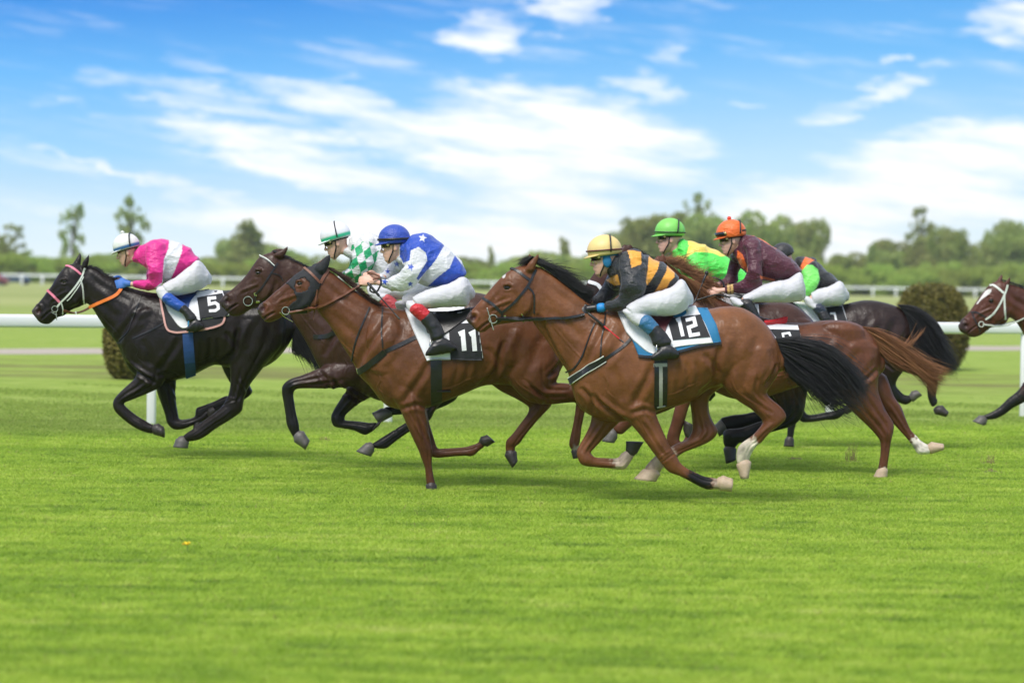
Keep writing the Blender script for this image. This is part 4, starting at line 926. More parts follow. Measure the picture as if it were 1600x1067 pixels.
# ---- near-black horse 1
h1 = make_horse('1', 'nearly black racehorse with number 1 cloth and bushy black tail', 25.8, (.016, .009, .008), BLK, dict(map=[(1150, 438), (1245, 474), (1422, 520), (1240, 592)],
  nhead=5, eye=('X', 1108, 462), nostril=('X', 1058, 500), tan=(.06, .024, .018),
  body=[('X', [(1050, 494, 1055, 510), (1060, 480, 1075, 518), (1080, 465, 1105, 506), (1100, 450, 1126, 496), (1120, 441, 1145, 482),
      (1142, 438, 1150, 492), (1170, 450, 1165, 512), (1200, 462, 1186, 536, .11), (1230, 470, 1210, 566, .155), (1256, 475, 1226, 590, .20), (1285, 478, 1265, 600, .25), (1316, 476, 1300, 598, .265), (1350, 469, 1335, 590, .265), (1378, 472, 1368, 580, .25), (1402, 479, 1395, 576, .2), (1416, 492, 1412, 560, .14), (1423, 508, 1421, 540, .07)])],
  ears=[('X', [(1130, 444, 1142, 448, .026), (1134, 438, 1144, 441, .02), (1140, 433, 1145, 435, .006)]), ('X', [(1122, 442, 1136, 446, .026), (1128, 438, 1138, 440, .02), (1133, 434, 1138, 435, .006)])],
  legs=[
   dict(fr='X', z=(-.11, -.10), s=[(1215, 550, 1265, 555, .10), (1222, 592, 1262, 592, .08), (1228, 615, 1255, 612), (1230, 635, 1249, 635), (1231, 655, 1246, 655), (1230, 670, 1242, 670), (1229, 683, 1240, 683)],
        hoof=[(1227, 686, 1240, 686), (1224, 697, 1241, 698)], hm='darkhoof', black=1.0),
   dict(fr='C', z=(.12, .10), s=[(560, 500, 680, 540, .10), (570, 620, 650, 620, .075), (578, 695, 622, 690), (583, 755, 625, 748), (600, 832, 640, 782), (660, 840, 672, 790), (760, 826, 760, 775), (830, 820, 820, 765), (872, 792, 870, 745)],
        hoof=[(890, 788, 880, 738), (925, 772, 910, 728)], hm='darkhoof', black=1.0),
   dict(fr='M', z=(-.11, -.10), s=[(680, 180, 880, 190, .13), (685, 300, 850, 310, .11), (690, 375, 812, 365, .08), (705, 435, 800, 408), (755, 482, 822, 440), (810, 512, 850, 465), (860, 530, 884, 470), (892, 515, 900, 465)],
        hoof=[(908, 508, 898, 448), (962, 472, 928, 436)], hm='greyhoof', black=1.5),
   dict(fr='M', z=(.12, .10), s=[(760, 200, 880, 100, .13), (800, 300, 900, 180, .11), (880, 335, 950, 225, .08), (955, 355, 1030, 275), (985, 380, 1064, 335), (992, 432, 1058, 420), (1000, 490, 1050, 475), (1020, 538, 1060, 500)],
        hoof=[(1045, 585, 1090, 536), (1108, 606, 1126, 570)], hm='darkhoof', black=4.6)]))
c2 = cloth(h1, 'saddle_cloth', 'C', [[(545, 85), (650, 95), (760, 112), (862, 108)], [(620, 140), (690, 160), (780, 165), (880, 160)], [(655, 195), (720, 230), (800, 235), (900, 232)]], .018, 'white')
c3 = cloth(h1, 'number_panel', 'C', [[(752, 122), (862, 112)], [(790, 232), (900, 228)]], .007, 'blackcloth', c2, both=False, wav=0, on=c2, bridge=False)
number(h1, 'C', [[(788, 160), (816, 158), (828, 215)]], 3.2, .038, c2, c3)
mane(h1, [(1140, 438), (1170, 450), (1200, 462), (1230, 470)], [(8, 6), (8, 8), (8, 8), (6, 6)], 80, 'hair_black')
tail(h1, [[(1402, 476), (1430, 480), (1458, 500), (1475, 530), (1496, 568)], [(1408, 482), (1430, 495), (1450, 520), (1468, 550), (1494, 580)], [(1414, 490), (1428, 515), (1440, 540), (1462, 562), (1488, 585)], [(1418, 500), (1425, 525), (1432, 545), (1445, 560), (1462, 575)]], 560, 'hair_black', depth=.09, rad=.0065, jit=1.7, seed=4)

# ---- last horse at the right edge
h8 = make_horse('last', 'bay racehorse with white blaze and white bridle at the right edge', 27.0, (.090, .030, .018), BLK, dict(map=[(1575, 440), (1660, 475), (1860, 520), (1650, 595)],
  nhead=8, eye=('N', 1055, 740), nostril=('Z', 1098, 228), muzzle=(.05, .035, .035),
  body=[('Z', [(1066, 218, 1080, 268), (1074, 198, 1128, 290), (1104, 172, 1178, 277), (1134, 130, 1222, 244), (1165, 85, 1282, 228), (1195, 45, 1312, 206), (1225, 12, 1332, 160), (1265, -5, 1342, 110),
      (1300, 5, 1328, 190), (1370, 25, 1360, 215), (1450, 60, 1420, 310, .11)]),
      ('X', [(1640, 468, 1620, 565, .165), (1665, 475, 1640, 590, .215), (1700, 480, 1690, 590, .25), (1740, 480, 1730, 590, .26), (1780, 474, 1770, 580, .26), (1815, 474, 1810, 575, .25), (1845, 485, 1842, 570, .18), (1862, 505, 1862, 550, .08)])],
  ears=[('N', [(1250, 520, 1350, 540, .026), (1270, 450, 1360, 460, .022), (1320, 390, 1375, 400, .014), (1362, 345, 1380, 348, .005)]), ('N', [(1100, 480, 1220, 500, .026), (1140, 420, 1240, 430, .022), (1180, 360, 1245, 370, .014), (1215, 310, 1245, 315, .005)])],
  legs=[
   dict(fr='M', z=(-.11, -.10), s=[(1640, 290, 1800, 360, .10), (1610, 370, 1700, 460, .08), (1560, 440, 1590, 520), (1500, 490, 1534, 548), (1440, 548, 1474, 592), (1382, 580, 1420, 618), (1348, 594, 1375, 624)],
        hoof=[(1322, 598, 1362, 650), (1276, 632, 1350, 660)], hm='greyhoof', black=.4),
   dict(fr='X', z=(.12, .10), s=[(1640, 560, 1680, 570, .10), (1640, 600, 1672, 600, .07), (1634, 628, 1655, 628), (1640, 645, 1655, 635), (1665, 645, 1668, 632), (1685, 632, 1680, 620)],
        hoof=[(1688, 628, 1682, 616), (1695, 616, 1688, 606)], hm='greyhoof', black=1),
   dict(fr='X', z=(-.11, -.10), s=[(1790, 520, 1858, 520, .14), (1800, 570, 1850, 570, .10), (1820, 600, 1850, 600), (1835, 618, 1862, 615), (1838, 640, 1852, 640), (1845, 662, 1857, 660)],
        hoof=[(1846, 666, 1858, 662), (1850, 678, 1864, 674)], hm='greyhoof', black=1),
   dict(fr='X', z=(.12, .10), s=[(1770, 520, 1840, 520, .13), (1775, 570, 1830, 575, .10), (1790, 600, 1820, 600), (1795, 620, 1822, 618), (1775, 640, 1785, 648), (1755, 655, 1765, 665)],
        hoof=[(1750, 658, 1762, 668), (1738, 668, 1752, 676)], hm='greyhoof', black=1)],
  marks=[(('N', [(1060, 545), (1050, 600), (1000, 650), (900, 720), (830, 800), (800, 810), (880, 690), (960, 580), (1010, 550)]), (.72, .70, .68))]))
tack(h8, 'bridle', [('N', [(1035, 495), (1090, 488), (1170, 540), (1262, 620)], .024, 'whitestrap'), ('N', [(1328, 480), (1300, 580), (1270, 650), (1200, 800), (1090, 960), (960, 1060)], .020, 'whitestrap'), ('N', [(1272, 650), (1275, 800), (1290, 1060)], .020, 'whitestrap'), ('N', [(715, 940), (800, 935), (900, 985), (960, 1020)], .016, 'black'), ('N', [(740, 960), (790, 1080), (830, 1150)], .014, 'black'), ('Z', [(1178, 222), .030], 'ring', 'whitestrap'), ('Z', [(1160, 225), (1172, 262)], .014, 'black')])
tack(h8, 'reins', [('Z', [(1185, 222), (1260, 228), (1340, 215), (1400, 190), (1480, 150)], .012, 'whitestrap', True, .02)])
mane(h8, [(1562, 437), (1575, 440), (1592, 446), (1615, 456)], [(8, 3), (10, 5), (10, 6), (10, 6)], 80, 'hair_black', jit=.5)
tail(h8, [[(1858, 500), (1880, 505), (1905, 530), (1920, 560)], [(1862, 515), (1878, 530), (1895, 550), (1905, 580)]], 90, 'hair_black')
# ---------------------------------------------------------------- jockeys
def rotY(t):      # tilt: positive lowers the face (which looks to -x)
    c, s = math.cos(t), math.sin(t)
    return np.array([[c, 0, -s], [0, 1, 0], [s, 0, c]])
HEADP = [(-.128, -.070, -.035, .022), (-.112, -.088, -.005, .040), (-.092, -.089, .025, .052), (-.074, -.094, .048, .058), (-.064, -.089, .058, .062), (-.052, -.094, .068, .065), (-.038, -.088, .078, .068),
         (-.015, -.084, .088, .071), (.018, -.080, .095, .074), (.040, -.090, .100, .075), (.070, -.090, .100, .074), (.100, -.070, .085, .064), (.122, -.035, .055, .045)]
def head_geo(G, O, Rm, s):
    C = []; U = []; V = []
    for z, xf, xb, wd in HEADP:
        C.append(O + Rm @ (np.array([(xf + xb) / 2, 0, z]) * s)); U.append(Rm @ np.array([(xb - xf) / 2 * s, 0, 0])); V.append(np.array([0, wd * s, 0]))
    tube3(G, C, U, V, sub=3, n=28, cap=(1, 1))
    L = lambda *p: O + Rm @ (np.array(p) * s)
    # nose
    C = [L(-.080, 0, .025), L(-.094, 0, .004), L(-.110, 0, -.022), L(-.104, 0, -.036), L(-.088, 0, -.040)]
    r = [.007, .010, .014, .015, .010]
    tube3(G, C, [Rm @ np.array([k * .8 * s, 0, k * .5 * s]) for k in r], [np.array([0, k * s, 0]) for k in r], n=12)
    for sg in (-1, 1):
        G.ell(L(-.098, sg * .012, -.034), (.009 * s, .007 * s, .007 * s), nu=8, nv=6)
        G.ell(L(-.070, sg * .038, -.012), (.022 * s, .020 * s, .018 * s), nu=10, nv=8)       # cheek bone
        G.ell(L(.012, sg * .078, -.012), (.017 * s, .008 * s, .030 * s), Rm, nu=12, nv=8)      # ear
    for z, k in ((-.060, .007), (-.072, .008)):                                             # lips
        G.ell(L(-.090, 0, z), (.010 * s, .020 * s, k * s), Rm, nu=10, nv=6)
def hand_geo(G, Wp, d, up, s=1.0, side=-1):
    """fist round a rein: palm, four separate unequal fingers bent at the knuckles, thumb from the side of the palm"""
    d = np.array(d, float); d /= np.linalg.norm(d); up = np.array(up, float); up -= d * (up @ d); up /= np.linalg.norm(up)
    n = np.cross(d, up) * 1.0          # out of the back of the hand
    if n[1] * side < 0: n = -n
    W_ = np.array(Wp)
    K = W_ + d * .082 * s
    tube3(G, [W_ - d * .01, W_ + d * .03 * s, W_ + d * .06 * s, K], [up * .024 * s, up * .036 * s, up * .042 * s, up * .041 * s], [n * .020 * s, n * .018 * s, n * .016 * s, n * .013 * s], n=14)
    for i, (L, o) in enumerate(zip((.98, 1.06, 1.0, .82), (.031, .011, -.010, -.030))):
        b = K + up * o * s - d * .004
        r = .0098 * s * (1 if i < 3 else .88)
        p = [b, b + (d * .032 - n * .010) * s * L, b + (d * .038 - n * .036) * s * L, b + (d * .014 - n * .050) * s * L]
        fs = .006 * (i - 1.5)
        p = [q + up * fs * k * .3 for k, q in enumerate(p)]
        wire(G, p, [r * 1.08, r, r * .95, r * .85], n=8, sub=3)
    b = W_ + d * .028 * s + up * .030 * s
    wire(G, [b, b + (d * .026 + up * .018 - n * .010) * s, b + (d * .052 + up * .014 - n * .026) * s, b + (d * .068 + up * .002 - n * .034) * s], [.013 * s, .0115 * s, .0105 * s, .009 * s], n=8)
def garment(name, G, mt, root, base, paint=(), voxel=.0075, fold=(.004, 30), seed=0, smooth=3, sides='near'):
    V, F = remesh(G, voxel, smooth=smooth)
    N = normals(V, F)
    if fold[0]:
        a = wob(V * np.array([1, .7, 1]), fold[1], seed); b = wob(V, fold[1] * 2.1, seed + 9)
        V = V + N * (fold[0] * 1.5 * (1.1 - 2.4 * np.abs(a) ** .7) + fold[0] * .5 * b)[:, None]
    col = np.tile(np.array(base, float), (len(V), 1)); px = px_of(V)
    for it in paint:
        m = it[0](px, V) if callable(it[0]) else inpoly(px, it[0])
        col[m] = it[1]
    return mesh_obj(name, V, F, M[mt], root, col=col)
def make_jockey(key, label, Yc, J):
    """J: dict of photo-traced sections; near limbs given, far limbs given or mirrored"""
    mpp = Yc / FPX
    hx, hy, tilt, hs = J['head']; O = P(hx, hy, Yc); Rm = rotY(math.radians(tilt))
    root = empty('jockey', (float(P(*fp(J['torso'][0], *J['torso'][1][-1][:2]), Yc)[0]), Yc, 1.2)); tag(root, label, 'person', 'jockeys crouched over their horses')
    T = lambda fr, s, z, **k: sec3(parse(fr, s), Yc, z, **k)
    tor = J['torso']; nr = J['arm']; far = J.get('farm') or (nr[0], [tuple(v + (J.get('fdx', -10) if i % 2 == 0 and i < 4 else 0) for i, v in enumerate(s)) for s in nr[1]])
    thigh = J['thigh']; calf = J['calf']; cuff = J['cuff']; boot = J['boot']; foot = J['foot']
    az = (-.15, -.24, -.17, -.09); faz = tuple(-a for a in az)
    # (frame, secs, depth path, default width factor)
    limbs = {}
    hz = J.get('hz', (.11, .25, .30, .33, .35))
    for sg in (-1, 1):
        s = sg
        sh = J.get('flx', 0) if sg > 0 else 0
        mv = lambda ss, fr: [tuple(v + (sh * FR[fr][2] if i in (0, 2) else 0) for i, v in enumerate(q)) for q in ss]
        limbs[sg] = [(thigh[0], mv(thigh[1], thigh[0]), (s * hz[0], s * hz[1] * .9, s * hz[1])), (calf[0], mv(calf[1], calf[0]), (s * hz[1], s * hz[2])), (cuff[0], mv(cuff[1], cuff[0]), (s * hz[2], s * hz[2] * 1.01)),
                     (boot[0], mv(boot[1], boot[0]), (s * hz[2] * 1.01, s * hz[3])), (foot[0], mv(foot[1], foot[0]), (s * hz[3], s * hz[4]))]
    # ---- continuous body
    G = Geo(); head_geo(G, O, Rm, hs)
    nb = O + Rm @ np.array([.045, 0, -.09]) * hs
    t0 = parse(*tor)[1]; tm = P((t0[0][0] + t0[1][0]) / 2, (t0[0][1] + t0[1][1]) / 2, Yc)
    tube3(G, [O + Rm @ np.array([.03, 0, -.03]) * hs, nb, nb * .4 + tm * .6, tm], [np.array([.052, 0, .02]), np.array([.052, 0, .025]), np.array([.055, 0, .04]), np.array([.06, 0, .06])], [np.array([0, .052, 0])] * 3 + [np.array([0, .08, 0])], n=18)
    C, U, V = T(*tor, (0, 0)); tube3(G, C, U * .84, V * .84)
    C, U, V = T(*nr, az); tube3(G, C, U * .74, V * .74, n=16)
    wn = C[-1]; C, U, V = T(*far, faz); tube3(G, C, U * .74, V * .74, n=16); wf = C[-1]
    for sg in (-1, 1):
        for k, (fr, ss, z) in enumerate(limbs[sg]):
            C, U, V = T(fr, ss, z, kw=.85); f = .66; tube3(G, C, U * f, V * f, n=18)
    hn = P(*fp(*J['hand']), Yc - .075); hf = P(*fp(*J.get('fhand', J['hand'])), Yc + .075) + (0 if 'fhand' in J else np.array([-.03, 0, .02]))
    HG = Geo()
    for wp, hp, sg in ((wn, hn, -1), (wf, hf, 1)):
        d = hp - wp; L = np.linalg.norm(d); d = d / L
        wire(G, [wp - d * .02, wp * .4 + hp * .6, hp - d * .015], .024, n=12)
        if J.get('glove'): wire(HG, [wp * .55 + hp * .45, wp * .3 + hp * .7, hp - d * .01], .031, n=14)
        st = hp - d * .04
        g = HG if J.get('glove') else G
        hand_geo(g, st, d + np.array([0, 0, -.15]), (0, -.35 * sg * -1 * -1, 1), 1.18 if J.get('glove') else 1.08, side=sg)
        if J.get('glove'): hand_geo(G, st, d + np.array([0, 0, -.15]), (0, -.35 * sg * -1 * -1, 1), .82, side=sg)
    V, F = remesh(G, .0062, smooth=2)
    bodyo = mesh_obj('body', V, F, M['skin'], root)
    if J.get('glove'):
        V, F = remesh(HG, .0055, smooth=1); mesh_obj('glove', V, F, M[J['glove']], root)
    # ---- clothing
    G = Geo()
    C, U, V = T(*tor, (0, 0)); tube3(G, C, U, V, n=30)
    C, U, V = T(*nr, az); tube3(G, C, U, V, n=20)
    C, U, V = T(*far, faz); tube3(G, C, U, V, n=20)
    tube3(G, [nb * .72 + tm * .28 + np.array([-.012, 0, .01]), nb * .45 + tm * .55, tm], [np.array([.056, 0, .035]), np.array([.072, 0, .06]), np.array([.085, 0, .09])], [np.array([0, .060, 0]), np.array([0, .082, 0]), np.array([0, .12, 0])], n=20)
    for sg in (-1, 1):      # shoulders joined to the trunk
        a = parse(*nr)[0] if sg < 0 else parse(*far)[0]
        c = P((a[0][0] + a[1][0]) / 2, (a[0][1] + a[1][1]) / 2, Yc + sg * .12); q = P_len(a[0], a[1], Yc) / 2
        G.ell(c, (q * .95, .10, q * .9))
    garment('jersey', G, 'silk', root, J['jbase'], J['jpaint'], fold=J.get('fold', (.0055, 24)), seed=len(key), smooth=2)
    G = Geo()
    for sg in (-1, 1):
        for k in (0, 1):
            fr, ss, z = limbs[sg][k]; C, U, V = T(fr, ss, z, kw=.85); tube3(G, C, U * .96, V * .95, n=24, cap=(1, 0))
    b0 = parse(thigh[0], thigh[1])[:3]; C, U, V = sec3([(a, b, .17) for a, b, _ in b0], Yc, (0, 0)); tube3(G, C, U * .93, V, n=26)
    tl = parse(*tor)[-1]; cpt = P((tl[0][0] + tl[1][0]) / 2, (tl[0][1] + tl[1][1]) / 2, Yc); pass
    garment('breeches', G, 'breech', root, (.66, .66, .70), fold=(.0025, 30), seed=3, smooth=4)
    for sg in (-1, 1):
        fr, ss, z = limbs[sg][2]; G = Geo(); C, U, V = T(fr, ss, z, kw=.85, grow=.004); tube3(G, C, U, V, n=20)
        V2, F2 = remesh(G, .008, 2); mesh_obj('boot_cuff', V2, F2, M['silk'], root, col=np.tile(J['cuffc'], (len(V2), 1)))
        G = Geo()
        for k in (3, 4):
            fr, ss, z = limbs[sg][k]; C, U, V = T(fr, ss, z, kw=.85 if k == 3 else .0, grow=.004) if k == 3 else sec3([(a, b, (wd or .045) * .92) for a, b, wd in parse(fr, ss)], Yc, z); C = C if k == 3 else C - U * .10; U = U if k == 3 else U * .86; tube3(G, C, U, V, n=20)
        garment('boot', G, 'black', root, (0, 0, 0), fold=(.0018, 40), seed=2, voxel=.0065)
        # stirrup iron and leather belong to the saddle side but move with the foot
        fs = limbs[sg][4]; ps = parse(fs[0], fs[1]); q = ps[-2]; bq = P(*q[1], Yc + fs[2][1]); tq = P(*q[0], Yc + fs[2][1])
        G = Geo(); torus(G, (bq + tq) / 2 + np.array([0, 0, .02]), .062, .006, tilt=0.0, n=24); V3 = np.concatenate(G.V)
        cc = (bq + tq) / 2; V3 = (V3 - cc) * np.array([.35, 1, 1]) ; ca, sa = math.cos(1.1), math.sin(1.1)
        V3 = np.stack([V3[:, 0] * ca - V3[:, 1] * sa, V3[:, 0] * sa + V3[:, 1] * ca, V3[:, 2]], 1) + cc
        st = mesh_obj('stirrup', V3, G.F, M[J.get('stirrup', 'metal')], root)
        #G = Geo(); ribbon(G, [cc + np.array([.0, 0, .08]), cc + np.array([.04, -sg * .04, .22]), cc + np.array([.10, -sg * .10, .42])], [np.array([0, sg, 0])] * 3, .012, .004); G.obj('stirrup_leather', M['black'], root, smooth=False)
    if J.get('wrist'):
        fr, a_, b_ = J['wrist']; g = Geo(); wire(g, [P(*fp(fr, *a_), Yc - .085), P(*fp(fr, *b_), Yc - .09)], .038, n=18, sub=1); g.obj('wristband', M['wristb'], root)
    # ---- helmet
    hc = J['helm']; Lc = lambda *p: O + Rm @ (np.array(p) * hs)
    def dome(r, c, zc, name, mt, col, par, brim=True):
        Vs = []; Fs = []; nu, nv = 36, 14
        for i in range(nv + 1):
            t = (math.pi * .5) * i / nv * 1.22; t = min(t, math.pi * .5 * 1.22)
            for j in range(nu):
                p = 2 * math.pi * j / nu
                x = math.sin(t) * math.cos(p) * r[0]; y = math.sin(t) * math.sin(p) * r[1]; z = math.cos(t) * r[2]
                Vs.append((c[0] + x, c[1] + y, c[2] + z))
        n0 = len(Vs)
        inner = [((x - c[0]) * .94 + c[0], y * .94, (z - c[2]) * .96 + c[2] + (.002 if True else 0)) for x, y, z in Vs]
        for i in range(nv):
            for j in range(nu):
                a = i * nu + j; b = i * nu + (j + 1) % nu
                Fs.append((a, a + nu, b + nu, b)); Fs.append((n0 + a, n0 + b, n0 + b + nu, n0 + a + nu))
        for j in range(nu):
            a = nv * nu + j; b = nv * nu + (j + 1) % nu; Fs.append((a, n0 + a, n0 + b, b))
        Vs = np.array(Vs + inner)
        if brim:   # visor
            k = len(Vs); bv = []; m = 18
            for i, q in enumerate((0, .5, 1)):
                for j in range(m + 1):
                    p = math.pi - 1.25 + 2.5 * j / m; e = math.cos((j / m - .5) * math.pi) ** .6 if 0 < j < m else 0
                    rr = 1 + q * .30 * e
                    bv.append((c[0] + math.cos(p) * r[0] * .96 * rr, math.sin(p) * r[1] * .96 * (1 + q * .08 * e), c[2] - .024 - q * .014 * e))
            bv = np.array(bv); b2 = bv - np.array([0, 0, .006]); Vs = np.concatenate([Vs, bv, b2]); h = len(bv)
            for i in range(2):
                for j in range(m):
                    a = k + i * (m + 1) + j; Fs.append((a, a + 1, a + m + 2, a + m + 1)); Fs.append((h + a, h + a + m + 1, h + a + m + 2, h + a + 1))
            for j in range(m): a = k + 2 * (m + 1) + j; Fs.append((a, a + 1, a + 1 + h, a + h))
        Vw = (Rm @ (Vs * hs).T).T + O
        cols = np.tile(np.array(col, float), (len(Vw), 1))
        return mesh_obj(name, Vw, Fs, M[mt], par, col=cols), Vs, cols
    ho, Vl, cols = dome((.132, .112, .118), (.006, 0, .062), 0, 'helmet', 'helm' if J.get('helmgloss', True) else 'silk', hc, root, brim=J.get('brim', True))
    if J.get('hband'):
        b = (Vl[:, 2] < .060) & (Vl[:, 2] > .034); cols[b] = J['hband']
        a = ho.data.color_attributes['Col']; c4 = np.ones((len(cols), 4), dtype=np.float32); c4[:, :3] = cols; a.data.foreach_set('color', c4.ravel())
    def ring(z0, z1, rx, ry, wd, name, mt, col=None, a0=0, a1=2 * math.pi, off=.003):
        pts = []; nn = []
        for k in range(37):
            p = a0 + (a1 - a0) * k / 36
            z = z0 + (z1 - z0) * (1 + math.cos(p)) / 2; pts.append(Lc(.006 + math.cos(p) * rx, math.sin(p) * ry, z)); nn.append(Rm @ np.array([math.cos(p), math.sin(p), 0]))
        g = Geo(); ribbon(g, pts, nn, wd / 2, off, .003); return g.obj(name, M[mt], ho, smooth=True)
    for s in J.get('bands', []): ring(*s)
    if J.get('cross'):      # strap over the crown
        pts = []; nn = []
        for k in range(25):
            p = -1.75 + 3.5 * k / 24; tx = J['cross']
            v = np.array([.006 + tx * (1 + .25 * math.cos(p)), math.sin(p) * .115, .062 + math.cos(p) * .118 * math.sqrt(max(0, 1 - (tx / .132) ** 2)) - 0])
            pts.append(Lc(*v)); nn.append(Rm @ np.array([tx * 2, math.sin(p), math.cos(p)]))
        g = Geo(); ribbon(g, pts, nn, .006, .005, .003); g.obj('helmet_strap', M['black'], ho)
    if J.get('pom') is not None:
        g = Geo(); g.ell(Lc(.006, 0, .190), (.020, .020, .020), nu=14, nv=10); o = g.obj('pompom', M['silk'], ho, col=np.tile(J['pom'], (len(g.V[0]), 1)))
    # chin strap and dark liner showing below the shell
    g = Geo(); wire(g, [Lc(.0, -.076, .03), Lc(-.012, -.072, -.04), Lc(-.045, -.052, -.10), Lc(-.055, 0, -.132), Lc(-.045, .052, -.10), Lc(-.012, .072, -.04), Lc(0, .076, .03)], .006, n=6); g.obj('chin_strap', M['black'], ho)
    g = Geo(); C = [Lc(.008, 0, z) for z in (.052, .03, .012)]; tube3(g, C, [Rm @ np.array([.106 * hs, 0, 0])] * 2 + [Rm @ np.array([.100 * hs, 0, 0])], [np.array([0, .088 * hs, 0])] * 2 + [np.array([0, .083 * hs, 0])], n=26, cap=(0, 0)); g.obj('helmet_liner', M[J.get('liner', 'blackcloth')], ho)
    if J.get('earwarm'):
        g = Geo(); C = [Lc(-.035, 0, .02), Lc(.0, 0, -.01), Lc(.02, 0, -.05)]
        for sg in (-1, 1): g = Geo(); g.ell(Lc(.012, sg * .072, -.022), (.034 * hs, .016 * hs, .050 * hs), Rm); g.obj('ear_warmer', M[J['earwarm']], root)
    if J.get('goggles', True):
        def gog(zc, xo, nm, par):
            g = Geo(); pts = []; nn = []
            for k in range(17):
                p = math.pi - 1.15 + 2.3 * k / 16
                pts.append(Lc(.004 + math.cos(p) * (.100 + xo), math.sin(p) * (.080 + xo * .8), zc - .002)); nn.append(Rm @ np.array([math.cos(p), math.sin(p), 0]))
            ribbon(g, pts, nn, .020 * hs if not xo else .018 * hs, .012, .016); o = g.obj(nm, M['lens'], par)
            for sg in (-1, 1): g = Geo(); g.ell(Lc(-.046 - xo * .3, sg * (.088 + xo * .8), zc), (.012, .006, .012)); g.obj('vent', M['brass'], o)
            g = Geo(); pts = []; nn = []
            for k in range(25):
                p = -(math.pi - 1.15) + 2 * (math.pi - 1.15) * k / 24
                pts.append(Lc(.004 + math.cos(p) * (.104 + xo), math.sin(p) * (.082 + xo * .8), zc + .004 + (.01 if not xo else 0))); nn.append(Rm @ np.array([math.cos(p), math.sin(p), 0]))
            ribbon(g, pts, nn, .008, .004, .003); g.obj('goggle_strap', M['black'], o)
        gog(.016, 0, 'goggles', root)
        if J.get('goggles2'): gog(.064, .030, 'goggles', root)
    else:
        for sg in (-1, 1):
            g = Geo(); g.ell(Lc(-.078, sg * .032, .014), (.012, .014, .010)); g.obj('eye', M['eye'], root)
    return root
def helmfn(t, b):
    a = t.new('ShaderNodeAttribute', attribute_name='Col').outputs['Color']; g = t.new('ShaderNodeNewGeometry').outputs['Position']
    t.l.new(t.mix(t.math('MULTIPLY', t.noise(g, 25, 4), .12), a, (.05, .05, .05)), b.inputs['Base Color']); b.inputs['Roughness'].default_value = .45
    bn = t.new('ShaderNodeBump'); bn.inputs['Strength'].default_value = .3; bn.inputs['Distance'].default_value = .01; t.l.new(t.noise(g, 22, 2), bn.inputs['Height']); t.l.new(bn.outputs[0], b.inputs['Normal'])
M['helm'] = mat('helmet_cover', helmfn)
def whip(label, fr, pts, Yc, z, handle=.35, redpart=None, knob=False):
    root = empty('riding_whip', tuple(P(*fp(fr, *pts[0]), Yc + z))); tag(root, label, 'whip', 'riding whips')
    a = P(*fp(fr, *pts[0]), Yc + z); b = P(*fp(fr, *pts[-1]), Yc + z - .08); L = lambda t: a * (1 - t) + b * t
    g = Geo(); wire(g, [L(0), L(handle)], .011, n=8); g.obj('handle', M['black'], root)
    g = Geo(); wire(g, [L(handle - .02), L(.7), L(.86)], [.006, .005, .005], n=8); g.obj('shaft', M['red' if redpart else 'black'], root)
    g = Geo(); wire(g, [L(.62 if redpart else .85), L(.9), L(1.0)], [.006, .0075, .0075] , n=6); g.obj('flap', M['greyflap'], root)
    if knob: g = Geo(); g.ell(L(0), (.018, .018, .022)); g.obj('knob', M['black'], root)
M['greyflap'] = simple('grey_leather', (.06, .06, .065), .5)
PK = (.80, .015, .28); WH = (.76, .77, .80); BL = (.015, .075, .50); GR = (.0, .36, .13); GO = (.95, .42, .05); DK = (.019, .022, .027); LM = (.10, .85, .10); YE = (.92, .72, .12); MR = (.085, .010, .028); OR = (.92, .165, .02); LM2 = (.24, .90, .16)
